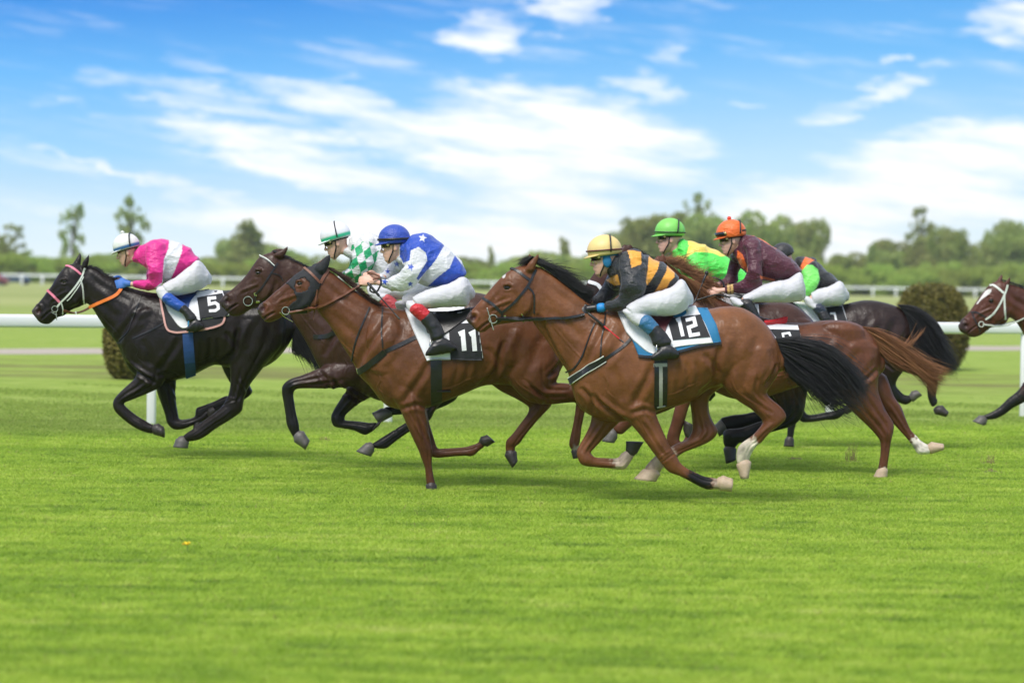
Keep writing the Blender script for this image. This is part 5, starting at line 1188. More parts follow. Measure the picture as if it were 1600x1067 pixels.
make_jockey('gold', 'jockey in black and gold striped silks and pale yellow helmet', 19.2, dict(
  head=(945, 404, 9, 1.07), torso=('Q', [(700, 225, 610, 430, .10), (785, 190, 640, 560, .165), (900, 186, 760, 680, .20), (1030, 228, 900, 730, .20), (1180, 295, 1060, 720, .18), (1310, 362, 1200, 695, .165), (1405, 460, 1300, 665, .15)]),
  arm=('Q', [(700, 270, 1030, 350, .085), (706, 430, 1052, 540, .088), (715, 580, 1020, 690, .082), (715, 690, 960, 810, .075), (660, 775, 800, 900, .062), (560, 812, 630, 925, .052), (505, 838, 530, 915, .042)]),
  farm=('Q', [(560, 480, 760, 620, .08), (500, 600, 680, 720, .075), (430, 710, 560, 810, .065), (350, 762, 430, 840, .05), (300, 785, 340, 850, .04)]),
  hand=('Q', 285, 905), fhand=('Q', 250, 850), glove='black', wrist=('Q', (450, 890), (500, 884)), fold=(.0055, 22),
  thigh=('R', [(958, 470, 955, 590, .10), (905, 395, 935, 628, .13), (825, 455, 855, 665, .125), (725, 490, 765, 670, .11), (630, 515, 685, 667, .095), (555, 555, 630, 668, .082), (500, 600, 600, 680, .07)]),
  calf=('R', [(478, 640, 625, 650, .068), (530, 705, 668, 668, .062), (590, 742, 690, 690, .056)]), cuff=('R', [(592, 742, 678, 668, .057), (630, 775, 712, 705, .052), (658, 800, 738, 735, .05)]),
  boot=('R', [(660, 790, 735, 732, .05), (685, 830, 790, 790, .046), (700, 880, 830, 850, .042)]), foot=('R', [(885, 930, 880, 962, .035), (845, 880, 865, 978, .042), (785, 858, 795, 985, .046), (725, 905, 728, 992, .045), (688, 948, 690, 988, .035)]),
  cuffc=(.03, .16, .34), jbase=DK, jpaint=[(fpts('Q', p), GO) for p in ([(800, 170), (870, 170), (975, 190), (980, 342), (852, 392), (832, 260)], [(1070, 240), (1205, 300), (1185, 400), (1100, 545), (1046, 610), (1036, 560), (1058, 400)], [(1300, 340), (1395, 420), (1392, 505), (1335, 560), (1270, 690), (1135, 695), (1200, 600), (1290, 430)], [(530, 540), (680, 470), (715, 600), (640, 612)])],
  helm=(.82, .62, .25), bands=[(.072, .052, .139, .118, .012, 'helmet_band', 'maroonl')], cross=.045, earwarm='bluepad', liner='bluepad', stirrup='metal'))
make_jockey('pink', 'jockey in bright pink silks with white band and white bobble helmet', 23.0, dict(
  head=(199, 393.5, 17, 1.0), torso=('P', [(450, 212, 430, 395, .10), (540, 168, 500, 440, .165), (640, 150, 615, 560, .20), (740, 165, 700, 575, .19), (850, 200, 775, 545, .175), (935, 250, 870, 495, .16), (990, 328, 935, 415, .14)]),
  arm=('P', [(500, 210, 690, 290, .08), (490, 340, 680, 390, .074), (508, 440, 662, 480, .068), (515, 520, 640, 590, .062), (505, 545, 590, 650, .056), (440, 552, 495, 646, .05), (370, 562, 392, 622, .038)]),
  hand=('P', 272, 582), glove='blueglove', fdx=-14,
  thigh=('P', [(1112, 480, 1095, 590, .10), (1010, 350, 1062, 625, .13), (930, 400, 985, 665, .125), (830, 480, 885, 690, .11), (730, 545, 795, 705, .10), (655, 590, 740, 700, .085)]),
  calf=('P', [(588, 650, 720, 640, .075), (610, 715, 725, 665, .066), (650, 755, 735, 685, .058)]), cuff=('P', [(650, 752, 735, 680, .06), (720, 810, 800, 735, .056), (808, 858, 868, 782, .052)]),
  boot=('P', [(812, 850, 870, 790, .05), (860, 890, 930, 850, .044), (890, 950, 985, 910, .042)]), foot=('P', [(1060, 985, 1042, 1032, .035), (1010, 930, 1018, 1048, .042), (955, 920, 965, 1060, .045), (915, 975, 915, 1058, .042), (892, 1015, 894, 1050, .03)]),
  cuffc=(.01, .09, .48), jbase=PK, jpaint=[(fpts('P', [(716, 140), (845, 180), (845, 262), (808, 370), (735, 540), (680, 600), (560, 640), (650, 570), (668, 340), (712, 232)]), WH), (fpts('P', [(342, 540), (362, 540), (362, 630), (342, 630)]), BL)],
  helm=(.78, .79, .76), hband=(.03, .14, .36), cross=.055, pom=(.8, .8, .76), goggles=False, stirrup='bluestir'))
make_jockey('blue', 'jockey in blue and white star silks with blue cap, red boot cuffs', 20.2, dict(
  head=(616, 385, 6, 1.04), torso=('T', [(665, 190, 630, 320, .10), (725, 153, 650, 395, .165), (795, 150, 705, 450, .20), (885, 212, 790, 495, .195), (965, 275, 875, 502, .185), (1025, 335, 955, 497, .165), (1052, 400, 1032, 440, .13)]),
  arm=('T', [(690, 235, 812, 320, .08), (668, 320, 795, 395, .074), (640, 385, 742, 470, .068), (600, 420, 672, 526, .06), (545, 445, 585, 532, .052), (498, 455, 510, 512, .042)]),
  farm=('T', [(600, 310, 720, 390, .08), (560, 340, 660, 430, .07), (530, 370, 610, 450, .06), (505, 410, 550, 460, .05), (490, 420, 510, 460, .04)]),
  hand=('T', 412, 462), fhand=('T', 440, 432),
  thigh=('T', [(1098, 500, 1085, 590, .10), (1045, 430, 1065, 635, .13), (955, 475, 985, 642, .12), (855, 505, 885, 647, .11), (765, 535, 815, 652, .095), (700, 575, 765, 658, .085)]),
  calf=('T', [(656, 620, 770, 625, .07), (672, 660, 782, 632, .062), (692, 676, 780, 645, .058)]), cuff=('T', [(688, 672, 770, 622, .058), (722, 705, 795, 650, .055), (755, 732, 822, 672, .052)]), flx=-17,
  boot=('T', [(757, 730, 835, 675, .05), (808, 800, 890, 760, .046), (828, 855, 915, 815, .042)]), foot=('T', [(990, 893, 985, 925, .032), (945, 848, 952, 945, .04), (885, 825, 885, 958, .044), (825, 880, 825, 966, .044), (796, 932, 797, 965, .034)]),
  cuffc=(.62, .015, .03), jbase=WH, jpaint=[(fpts('T', [(620, 180), (720, 130), (800, 130), (915, 225), (852, 335), (742, 460), (728, 450), (802, 330), (792, 280), (745, 238), (690, 262), (682, 330), (640, 345), (618, 300)]), BL), (fpts('T', [(985, 295), (1080, 420), (960, 500), (800, 506), (870, 440), (950, 380)]), BL),
     (fpts('T', star(770, 180, 30, .2)), WH), (fpts('T', star(690, 372, 28, .3)), BL), (fpts('T', star(518, 472, 26, .2)), BL), (fpts('T', star(688, 485, 22)), BL), (fpts('T', star(598, 352, 24)), BL), (fpts('T', star(538, 402, 22)), BL), (fpts('T', [(478, 440), (495, 440), (500, 520), (480, 520)]), BL)],
  helm=(.02, .07, .46), helmgloss=False, bands=[(.066, .050, .138, .117, .018, 'helmet_band', 'black')], liner='blackcloth'))
def diamonds(px, V):
    r = inpoly(px, fpts('T', [(295, 225), (400, 195), (480, 240), (460, 330), (410, 440), (350, 480), (250, 480), (215, 430), (290, 370)]))
    x, y = (px[:, 0] - fp('T', 375, 270)[0]) * 4.268, (px[:, 1] - fp('T', 375, 270)[1]) * 4.268
    x, y = x * .94 + y * .34, -x * .34 + y * .94
    a = np.floor((x / 62 + y / 92) + .0); b = np.floor((x / 62 - y / 92) + .0)
    return r & (((a + b) % 2) == 0)
make_jockey('green', 'jockey in white silks with green diamond sleeves and white helmet', 21.9, dict(
  head=(526, 379, 17, 1.08), torso=('T', [(345, 165, 300, 300, .10), (420, 145, 330, 380, .165), (500, 180, 400, 440, .19), (570, 235, 480, 495, .19), (640, 295, 560, 520, .17), (705, 360, 650, 530, .15)]),
  arm=('T', [(330, 205, 462, 250, .08), (302, 285, 452, 310, .075), (298, 350, 430, 385, .07), (262, 400, 385, 452, .06), (225, 425, 325, 475, .048), (205, 450, 280, 490, .04)]), fdx=-16,
  hand=('T', 215, 480), thigh=('T', [(760, 440, 745, 560, .10), (700, 420, 720, 590, .12), (620, 450, 660, 590, .11), (540, 475, 580, 590, .10), (465, 485, 510, 595, .085)]),
  calf=('T', [(395, 520, 500, 520, .07), (415, 570, 510, 535, .064), (470, 612, 545, 550, .056)]), cuff=('T', [(485, 622, 548, 552, .057), (525, 655, 590, 590, .054), (560, 690, 620, 625, .05)]),
  boot=('T', [(562, 690, 620, 630, .05), (610, 740, 680, 690, .044), (640, 800, 710, 770, .04)]), foot=('T', [(770, 850, 770, 880, .03), (730, 800, 735, 890, .04), (680, 780, 680, 900, .042), (640, 840, 640, 905, .03)]),
  cuffc=(.50, .06, .07), jbase=(.72, .72, .74), jpaint=[(diamonds, GR), (fpts('T', [(270, 330), (300, 340), (290, 390), (265, 380)]), GR)],
  helm=(.80, .80, .84), hband=(.03, .50, .26), cross=.02))
make_jockey('lime', 'jockey in lime green silks with yellow yoke and light green helmet', 23.1, dict(
  head=(1046, 373, 2, 1.12), torso=('L', [(385, 195, 335, 320, .10), (455, 203, 350, 420, .165), (545, 238, 450, 460, .20), (630, 285, 560, 480, .19), (710, 340, 660, 510, .18), (785, 395, 750, 540, .16)]),
  arm=('L', [(385, 270, 540, 320, .085), (395, 360, 530, 400, .075), (400, 430, 520, 460, .066), (370, 470, 450, 530, .055), (330, 500, 380, 550, .045)]),
  hand=('L', 300, 560), glove='black', thigh=('L', [(880, 480, 860, 590, .10), (800, 440, 825, 610, .12), (720, 470, 740, 605, .11), (650, 500, 680, 605, .09)]),
  calf=('L', [(580, 540, 690, 560, .07), (600, 600, 710, 590, .062), (640, 660, 720, 620, .055)]), cuff=('L', [(640, 660, 715, 620, .056), (680, 720, 750, 680, .05)]),
  boot=('L', [(680, 720, 750, 680, .05), (720, 790, 790, 760, .044)]), foot=('L', [(850, 860, 850, 890, .03), (800, 800, 800, 900, .04), (740, 810, 740, 905, .042), (705, 860, 705, 900, .03)]),
  cuffc=(.1, .1, .1), jbase=LM, jpaint=[(fpts('L', [(395, 180), (470, 190), (560, 228), (660, 290), (620, 300), (560, 275), (450, 268), (395, 300), (380, 345), (345, 360), (298, 330), (330, 290), (385, 300), (405, 230)]), YE)],
  helm=(.22, .66, .12), bands=[(.060, .048, .137, .116, .010, 'helmet_band', 'black')], cross=.06))
def cuffs(a, b): return fpts('U', [(a, 725), (b, 725), (b + 4, 835), (a + 4, 835)])
make_jockey('maroon', 'jockey in maroon silks with orange trim and orange bobble cap', 22.2, dict(
  head=(1143, 375, 9, 1.07), torso=('U', [(545, 235, 465, 410, .10), (610, 245, 480, 545, .165), (725, 300, 620, 660, .20), (855, 378, 765, 692, .195), (955, 445, 885, 698, .18), (1035, 512, 975, 685, .16), (1085, 580, 1045, 640, .13)]),
  arm=('U', [(520, 330, 702, 400, .082), (558, 470, 712, 520, .076), (558, 590, 706, 640, .07), (530, 670, 692, 775, .064), (465, 712, 560, 822, .056), (405, 730, 432, 822, .046), (350, 745, 358, 826, .042)]),
  farm=('U', [(395, 430, 520, 480, .075), (372, 550, 480, 600, .068), (335, 660, 450, 715, .058), (265, 695, 330, 760, .048), (240, 705, 270, 765, .04)]),
  hand=('U', 235, 800), fhand=('U', 200, 735), thigh=('U', [(1122, 720, 1112, 870, .10), (1085, 600, 1098, 900, .13), (970, 670, 985, 915, .125), (830, 700, 840, 915, .115), (700, 740, 705, 912, .10), (600, 800, 615, 912, .085), (510, 845, 530, 920, .075)]),
  calf=('U', [(385, 880, 470, 870, .07), (410, 930, 510, 890, .064), (470, 960, 560, 900, .056)]), cuff=('U', [(484, 935, 600, 890, .055), (500, 960, 612, 905, .054)]),
  boot=('U', [(490, 945, 605, 895, .054), (560, 1030, 655, 985, .048), (610, 1110, 690, 1080, .042)]), foot=('U', [(770, 1190, 765, 1215, .03), (720, 1130, 725, 1230, .04), (660, 1120, 660, 1240, .042), (610, 1190, 610, 1240, .03)]),
  cuffc=(.012, .012, .014), jbase=MR, jpaint=[(fpts('U', [(462, 390), (512, 430), (560, 560), (562, 605), (500, 560), (455, 470)]), OR), (fpts('U', [(515, 205), (640, 225), (860, 362), (852, 380), (640, 252), (520, 228)]), OR), (fpts('U', [(690, 645), (840, 682), (830, 700), (690, 675)]), OR), (cuffs(358, 384), (.72, .45, .16)), (cuffs(391, 418), (.72, .45, .16))],
  helm=OR, helmgloss=False, pom=(.9, .06, .02), goggles2=True, cross=.07, fold=(.004, 26)))
make_jockey('blackcap', 'jockey with black cap, orange shoulder stripe and lime sleeves', 25.8, dict(
  head=(1225, 405, 25, 1.0), torso=('U', [(1085, 455, 1060, 570, .10), (1165, 468, 1110, 620, .16), (1255, 510, 1190, 780, .19), (1345, 590, 1275, 785, .185), (1420, 650, 1365, 765, .165), (1462, 700, 1425, 745, .13)]),
  arm=('U', [(1100, 545, 1270, 610, .08), (1105, 670, 1282, 700, .076), (1095, 780, 1235, 790, .066), (1040, 850, 1160, 860, .056), (1000, 850, 1040, 900, .045), (950, 850, 970, 900, .04)]),
  hand=('U', 880, 880), glove='black', thigh=('U', [(1548, 780, 1535, 900, .10), (1485, 690, 1508, 940, .13), (1385, 745, 1410, 948, .12), (1280, 770, 1300, 950, .105), (1190, 810, 1225, 965, .09)]),
  calf=('U', [(1110, 870, 1250, 900, .075), (1150, 940, 1290, 935, .066), (1205, 975, 1320, 945, .058)]), cuff=('U', [(1210, 975, 1320, 940, .056), (1240, 1020, 1350, 985, .053)]),
  boot=('U', [(1245, 1020, 1350, 990, .052), (1290, 1090, 1380, 1060, .046)]), foot=('U', [(1450, 1130, 1445, 1160, .03), (1400, 1080, 1400, 1170, .04), (1340, 1080, 1340, 1180, .042), (1300, 1130, 1300, 1180, .03)]),
  cuffc=(.02, .03, .06), jbase=(.016, .016, .018), jpaint=[(fpts('U', [(1095, 560), (1150, 535), (1215, 540), (1265, 580), (1285, 680), (1240, 790), (1160, 880), (1040, 910), (1080, 700)]), LM2), (fpts('U', [(1140, 455), (1230, 488), (1190, 512), (1150, 540), (1095, 600), (1078, 570)]), OR)],
  helm=(.018, .018, .022), helmgloss=False, brim=False))
whip('riding whip with a red shaft hanging from the gloved hand of the gold striped jockey', 'A', [(880, 440), (1185, 692)], 19.2, -.16, handle=.30, redpart=True)
whip('dark riding whip pointing back from the hand of the blue and white jockey', 'T', [(405, 480), (615, 718)], 20.2, -.16, handle=.35)
whip('upright dark riding whip with a knob beside the hand of the maroon jockey', 'L', [(522, 408), (442, 600)], 22.2, -.13, handle=.30, knob=True)
def rein(label_h, pts, Yc, z0, z1, mt='black', r=.008):
    pp = [P(*p, Yc + z0 + (z1 - z0) * k / (len(pts) - 1)) for k, p in enumerate(pts)]
    g = Geo(); wire(g, pp, r, n=6); g.obj('reins', M[mt], HORSES[label_h]['root'])
rein('9', fpts('U', [(560, 850), (430, 870), (330, 845), (235, 835), (0, 905)]), 22.2, -.16, -.19)
rein('9', fpts('U', [(430, 820), (540, 860), (520, 900)]), 22.2, -.26, -.27, r=.011)
rein('9', fpts('U', [(220, 660), (310, 700), (330, 760)]), 22.2, -.02, -.04, r=.009)
rein('11', fpts('T', [(400, 405), (450, 420), (485, 440), (440, 455)]), 20.2, -.05, -.12, 'tan', r=.008)
rein('11', fpts('T', [(425, 485), (420, 530), (460, 540), (490, 490), (492, 455)]), 20.2, -.17, -.17, r=.008)
# ---------------------------------------------------------------- ground, path, rails, trees, grass
def railY(x, base=28.2, x0=-4.3, k=.404): return base + k * (x - x0)
def grassmat(t, b, blades=False):
    g = t.new('ShaderNodeNewGeometry').outputs['Position']; s = t.new('ShaderNodeSeparateXYZ'); t.l.new(g, s.inputs[0])
    n1 = t.noise(t.mapping(g, (.3, 1.3, .0)), 1.0, 5, .6); n2 = t.noise(t.mapping(g, (.8, 4.5, .0)), 1.0, 4, .6); n3 = t.noise(t.mapping(g, (2.6, 10, .0)), 1.0, 4, .65)
    f = t.math('ADD', t.math('MULTIPLY', n1, .20), t.math('ADD', t.math('MULTIPLY', n2, .32), t.math('MULTIPLY', n3, .48)))
    near = t.ramp(f, [(.37, (.10, .20, .025)), (.44, (.22, .375, .028)), (.50, (.345, .51, .042)), (.56, (.47, .60, .08)), (.64, (.58, .62, .21))])
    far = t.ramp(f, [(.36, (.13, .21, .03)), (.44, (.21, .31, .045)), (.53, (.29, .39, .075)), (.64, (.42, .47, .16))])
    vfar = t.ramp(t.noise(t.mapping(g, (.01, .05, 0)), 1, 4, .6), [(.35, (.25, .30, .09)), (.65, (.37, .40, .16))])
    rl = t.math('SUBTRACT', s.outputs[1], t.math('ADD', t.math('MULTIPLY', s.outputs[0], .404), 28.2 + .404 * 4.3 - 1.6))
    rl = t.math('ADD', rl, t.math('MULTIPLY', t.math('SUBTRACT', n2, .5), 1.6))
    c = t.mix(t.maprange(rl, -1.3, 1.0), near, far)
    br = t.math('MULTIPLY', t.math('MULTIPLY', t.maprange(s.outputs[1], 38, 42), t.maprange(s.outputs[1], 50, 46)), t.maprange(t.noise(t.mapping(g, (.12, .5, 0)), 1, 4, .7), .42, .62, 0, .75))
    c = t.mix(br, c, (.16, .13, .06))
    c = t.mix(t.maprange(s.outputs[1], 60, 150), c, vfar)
    return c, f
def gfn(t, b):
    c, f = grassmat(t, b); g = t.new('ShaderNodeNewGeometry').outputs['Position']
    s_ = t.new('ShaderNodeSeparateXYZ'); t.l.new(g, s_.inputs[0]); v_ = t.new('ShaderNodeVectorMath', operation='SCALE'); t.l.new(c, v_.inputs[0]); t.l.new(t.maprange(s_.outputs[1], 24, 38, .78, 1.0), v_.inputs[3]); c = v_.outputs[0]  # near ground darkened in its colour to match the shade among the blades
    t.l.new(c, b.inputs['Base Color']); b.inputs['Roughness'].default_value = .9; b.inputs['Specular IOR Level'].default_value = .1
    bn = t.new('ShaderNodeBump'); bn.inputs['Strength'].default_value = .7; bn.inputs['Distance'].default_value = .05
    t.l.new(t.noise(t.mapping(g, (10, 22, 10)), 1, 5, .7), bn.inputs['Height']); t.l.new(bn.outputs[0], b.inputs['Normal'])
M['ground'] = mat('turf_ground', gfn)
def bfn(t, b):
    c, f = grassmat(t, b); g = t.new('ShaderNodeNewGeometry')
    r = g.outputs['Random Per Island']
    vm = t.new('ShaderNodeVectorMath', operation='SCALE'); t.l.new(c, vm.inputs[0]); vm.inputs[3].default_value = 1.12; c = vm.outputs[0]
    c = t.mix(t.math('MULTIPLY', r, .4), c, (.52, .62, .18)); c = t.mix(t.maprange(r, .0, .3, .5, 0), c, (.10, .18, .025))
    c = t.mix(t.math('GREATER_THAN', r, .985), c, (.36, .30, .14))
    t.l.new(c, b.inputs['Base Color']); b.inputs['Roughness'].default_value = .55; b.inputs['Specular IOR Level'].default_value = .25
    tr = t.new('ShaderNodeBsdfTranslucent'); t.l.new(c, tr.inputs[0]); mx = t.new('ShaderNodeMixShader'); mx.inputs[0].default_value = .5
    o = [n for n in t.n if n.type == 'OUTPUT_MATERIAL'][0]
    t.l.new(b.outputs[0], mx.inputs[1]); t.l.new(tr.outputs[0], mx.inputs[2]); t.l.new(mx.outputs[0], o.inputs[0])
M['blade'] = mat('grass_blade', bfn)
g = Geo(); xs = [-2500, -60, -20, 0, 20, 60, 2500]; ys = [-60, 0, 20, 60, 200, 800, 4000]
g.add([(x, y, 0) for y in ys for x in xs], [(j * 7 + i, j * 7 + i + 1, (j + 1) * 7 + i + 1, (j + 1) * 7 + i) for j in range(6) for i in range(6)])
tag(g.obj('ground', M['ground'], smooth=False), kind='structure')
# gravel path behind the rail
M['path'] = simple('path_gravel', (.40, .35, .29), .9, nz=.2, ns=5, bump=.4)
a, b = ground_pt(0, 549), ground_pt(1590, 544); d = (b - a) / np.linalg.norm(b - a); nn = np.array([-d[1], d[0], 0])
a = a - d * 60; b = b + d * 60; rs = np.random.RandomState(5); v = []; f = []
for i in range(121):
    p = a + (b - a) * i / 120; w1, w2 = rs.uniform(-.25, .25, 2); v += [p - nn * (1.7 + w1) + [0, 0, .004], p + nn * (1.7 + w2) + [0, 0, .004]]
    if i: f.append((2 * i - 2, 2 * i - 1, 2 * i + 1, 2 * i))
tag(mesh_obj('path', v, f, M['path'], smooth=False), kind='structure')
# running rails
M['railw'] = simple('white_rail', (.80, .81, .82), .35, nz=.04, ns=3, bump=0)
def railing(name, label, fx, xs_rail, xs_post, h=1.30, beam=.155, post=.055, group='white running rails'):
    root = empty(name, (xs_rail[0], fx(xs_rail[0]), 0)); tag(root, label, 'railing')
    xr = np.linspace(xs_rail[0], xs_rail[1], 30); pts = np.array([(x, fx(x), h - beam / 2) for x in xr])
    th = np.linspace(0, 2 * math.pi, 16, endpoint=False); V = []; F = []
    for p in pts:
        for t in th:
            V.append(p + np.array([0, math.copysign(abs(math.cos(t)) ** .6, math.cos(t)) * .055, math.copysign(abs(math.sin(t)) ** .6, math.sin(t)) * beam / 2]))
    for i in range(len(pts) - 1):
        for j in range(16): F.append((i * 16 + j, i * 16 + (j + 1) % 16, (i + 1) * 16 + (j + 1) % 16, (i + 1) * 16 + j))
    F += [tuple(range(16))[::-1], tuple(range(len(V) - 16, len(V)))]
    mesh_obj('rail', V, F, M['railw'], root)
    pm = None
    for x in xs_post:
        y = fx(x)
        if pm is None:
            g = Geo(); tube3(g, [np.array([x, y, -.15]), np.array([x, y, .6]), np.array([x, y, h - beam * .7])], [np.array([post, 0, 0])] * 3, [np.array([0, post * .8, 0])] * 3, sub=1, n=16, se=.6); pm = g.obj('post', M['railw'], root); x0, y0 = x, y
        else:
            o = pm.copy(); COL.objects.link(o); o.parent = root; o.matrix_parent_inverse = pm.matrix_parent_inverse.copy(); o.location = (x - x0, y - y0, 0)
    return root
posts = []
for px in (-130, 237, 607, 957, 1297, 1600, 1890):
    q = ray(px, 600); t = (railY(0)) / (q[1] - .404 * q[0]); posts.append(q[0] * t)
railing('running_rail', 'thick white running rail close behind the galloping horses', railY, (-16, 22), posts)
A, B_ = ground_pt(40, 445), ground_pt(1560, 465.9)
kf = (B_[1] - A[1]) / (B_[0] - A[0]); ff = lambda x: A[1] + kf * (x - A[0])
p1, p2 = ground_pt(39, 445), None
px_posts = np.array([ (px) for px in np.concatenate([np.arange(-30, 240, 32), np.arange(240, 560, 36), np.arange(560, 1000, 42), np.arange(1000, 1400, 52), np.arange(1400, 1700, 62)])])
xs_ = []
for px in px_posts:
    q = ray(px, 450); t = (ff(0)) / (q[1] - kf * q[0]); xs_.append(q[0] * t)
railing('running_rail', 'thin white far rail on the other side of the course in front of the trees', ff, (xs_[0] - 5, xs_[-1] + 12), xs_, h=1.30, beam=.30, post=.14)

# ---- foliage
def leafmat(name, cols, transl=.45):
    def fn(t, b):
        g = t.new('ShaderNodeNewGeometry'); ob = t.new('ShaderNodeObjectInfo')
        c = t.ramp(g.outputs['Random Per Island'], [(0, cols[0]), (.5, cols[1]), (1, cols[2])])
        n = t.noise(g.outputs['Position'], .35, 3); c = t.mix(t.maprange(n, .35, .65, 0, .5), c, cols[3])
        hs = t.new('ShaderNodeHueSaturation'); t.l.new(c, hs.inputs['Color']); t.l.new(t.math('ADD', .85, t.math('MULTIPLY', ob.outputs['Random'], .35)), hs.inputs['Value']); t.l.new(t.math('ADD', .485, t.math('MULTIPLY', ob.outputs['Random'], .03)), hs.inputs['Hue'])
        c = hs.outputs[0]
        t.l.new(c, b.inputs['Base Color']); b.inputs['Roughness'].default_value = .6; b.inputs['Specular IOR Level'].default_value = .2
        tr = t.new('ShaderNodeBsdfTranslucent'); t.l.new(c, tr.inputs[0]); mx = t.new('ShaderNodeMixShader'); mx.inputs[0].default_value = transl
        o = [n for n in t.n if n.type == 'OUTPUT_MATERIAL'][0]
        t.l.new(b.outputs[0], mx.inputs[1]); t.l.new(tr.outputs[0], mx.inputs[2]); t.l.new(mx.outputs[0], o.inputs[0])
    return mat(name, fn)
M['leaf'] = leafmat('tree_leaves', [(.20, .28, .07), (.31, .41, .09), (.43, .52, .13), (.42, .43, .15)])
M['leafy'] = leafmat('yellow_green_leaves', [(.24, .34, .05), (.36, .48, .08), (.48, .58, .12), (.40, .48, .10)])
M['leafdark'] = leafmat('clipped_leaves', [(.10, .10, .025), (.17, .16, .035), (.26, .23, .06), (.20, .15, .05)], .15)
M['bark'] = simple('bark', (.10, .08, .06), .9, nz=.3, ns=6, bump=.5, bs=10)
def leafcards(rs, C, size, n_each=1):
    n = len(C); a = rs.randn(n, 3); a /= np.linalg.norm(a, axis=1)[:, None]; b = rs.randn(n, 3); b = np.cross(a, b); b /= np.linalg.norm(b, axis=1)[:, None]
    s = size * rs.uniform(.6, 1.4, (n, 1)); V = np.stack([C - a * s, C + b * s * .5, C + a * s, C - b * s * .5], 1).reshape(-1, 3)
    F = np.arange(4 * n).reshape(n, 4); return V, F
def quickmesh(name, V, F, m, parent=None):
    me = bpy.data.meshes.new(name); k = F.shape[1]
    me.vertices.add(len(V)); me.vertices.foreach_set('co', np.ascontiguousarray(V, dtype=np.float32).ravel())
    me.loops.add(F.size); me.loops.foreach_set('vertex_index', np.ascontiguousarray(F, dtype=np.int32).ravel())
    me.polygons.add(len(F)); me.polygons.foreach_set('loop_start', np.arange(0, F.size, k, dtype=np.int32)); me.polygons.foreach_set('loop_total', np.full(len(F), k, dtype=np.int32))
    me.update(calc_edges=True); me.materials.append(m)
    o = bpy.data.objects.new(name, me); COL.objects.link(o); o.parent = parent; return o
def crown_points(rs, kind, n):
    P_ = []
    if kind == 'round': lobes = [((rs.uniform(-.5, .5), rs.uniform(-.5, .5), rs.uniform(.25, .85)), rs.uniform(.16, .36)) for _ in range(22)]
    elif kind == 'cone': lobes = [((rs.uniform(-.42, .42) * (1.15 - z), rs.uniform(-.4, .4) * (1.15 - z), z), .10 + .17 * (1.05 - z)) for z in rs.uniform(.12, .97, 26)]
    elif kind == 'sparse': lobes = [((rs.uniform(-.42, .42), rs.uniform(-.42, .42), z), rs.uniform(.05, .10)) for z in rs.uniform(.2, .98, 60)]
    else: lobes = [((rs.uniform(-.5, .5), rs.uniform(-.5, .5), rs.uniform(.05, .75)), rs.uniform(.14, .30)) for _ in range(20)]
    w_ = np.array([l[1] ** 2 for l in lobes]); w_ /= w_.sum(); idx = rs.choice(len(lobes), n, p=w_)
    c = np.array([l[0] for l in lobes])[idx]; r = np.array([l[1] for l in lobes])[idx]
    d = rs.randn(n, 3); d /= np.linalg.norm(d, axis=1)[:, None]
    rad = r * rs.uniform(.55, 1.05, n) ** .6
    return c + d * rad[:, None] * np.array([1, 1, .62 if kind != 'cone' else .7]), lobes
def tree_proto(kind, seed, H_, Wd, leaf, n, m):
    rs = np.random.RandomState(seed); C, lobes = crown_points(rs, kind, n)
    C = C * np.array([Wd, Wd, H_]); V, F = leafcards(rs, C, leaf)
    root = empty({'round': 'broadleaf_tree', 'cone': 'broadleaf_tree', 'sparse': 'poplar_tree', 'bush': 'shrub'}[kind])
    quickmesh('crown', V, F, M[m], root)
    g = Geo(); tr = H_ * .02 + .05; top = .9 if kind == 'sparse' else .7
    wire(g, [(0, 0, -.2), (.1, 0, H_ * .3), (-.1, .1, H_ * .55), (0, 0, H_ * top)], [tr * 1.3, tr, tr * .7, tr * .25], n=8)
    for l in lobes[:14]:
        c = np.array(l[0]) * [Wd, Wd, H_]; z0 = max(.1, c[2] * .6); wire(g, [(0, 0, z0), (c[0] * .5, c[1] * .5, (z0 + c[2]) / 2 + .1), tuple(c)], [tr * .35, tr * .25, tr * .1], n=5)
    o = g.obj('trunk', M['bark'], None); o.parent = root
    return root
PROTO = {}
for kind, k, H_, Wd, leaf, n, m in (('round', 3, 11, 9, .42, 6500, 'leaf'), ('cone', 2, 11, 8, .34, 4200, 'leaf'), ('sparse', 3, 13, 6, .34, 1700, 'leaf'), ('bush', 3, 5.5, 10, .36, 4200, 'leafy')):
    PROTO[kind] = [(tree_proto(kind, 10 + i * 7 + len(kind), H_, Wd, leaf, n, m), H_, Wd) for i in range(k)]
used = {}
def place_tree(kind, px, top, hw, D, label, group, cat='tree', base=None):
    global tcount
    lst = PROTO[kind]; i = (int(px) * 7 + int(top)) % len(lst); root, H_, Wd = lst[i]
    q = P(px, hor(px), D); x = q[0]; hgt = CAMH + (hor(px) - top) * D / FPX; wdt = 2 * hw * D / FPX
    if id(root) not in used: o = root; used[id(root)] = 1
    else:
        o = root.copy(); COL.objects.link(o)
        for ch in list(root.children): c = ch.copy(); COL.objects.link(c); c.parent = o
    o.location = (x, D, 0); o.scale = (wdt / (Wd * 1.25), wdt / (Wd * 1.25), hgt / (H_ * .99)); o.rotation_euler = (0, 0, (px * 1.7) % 6.28)
    tag(o, label, cat, group); return o
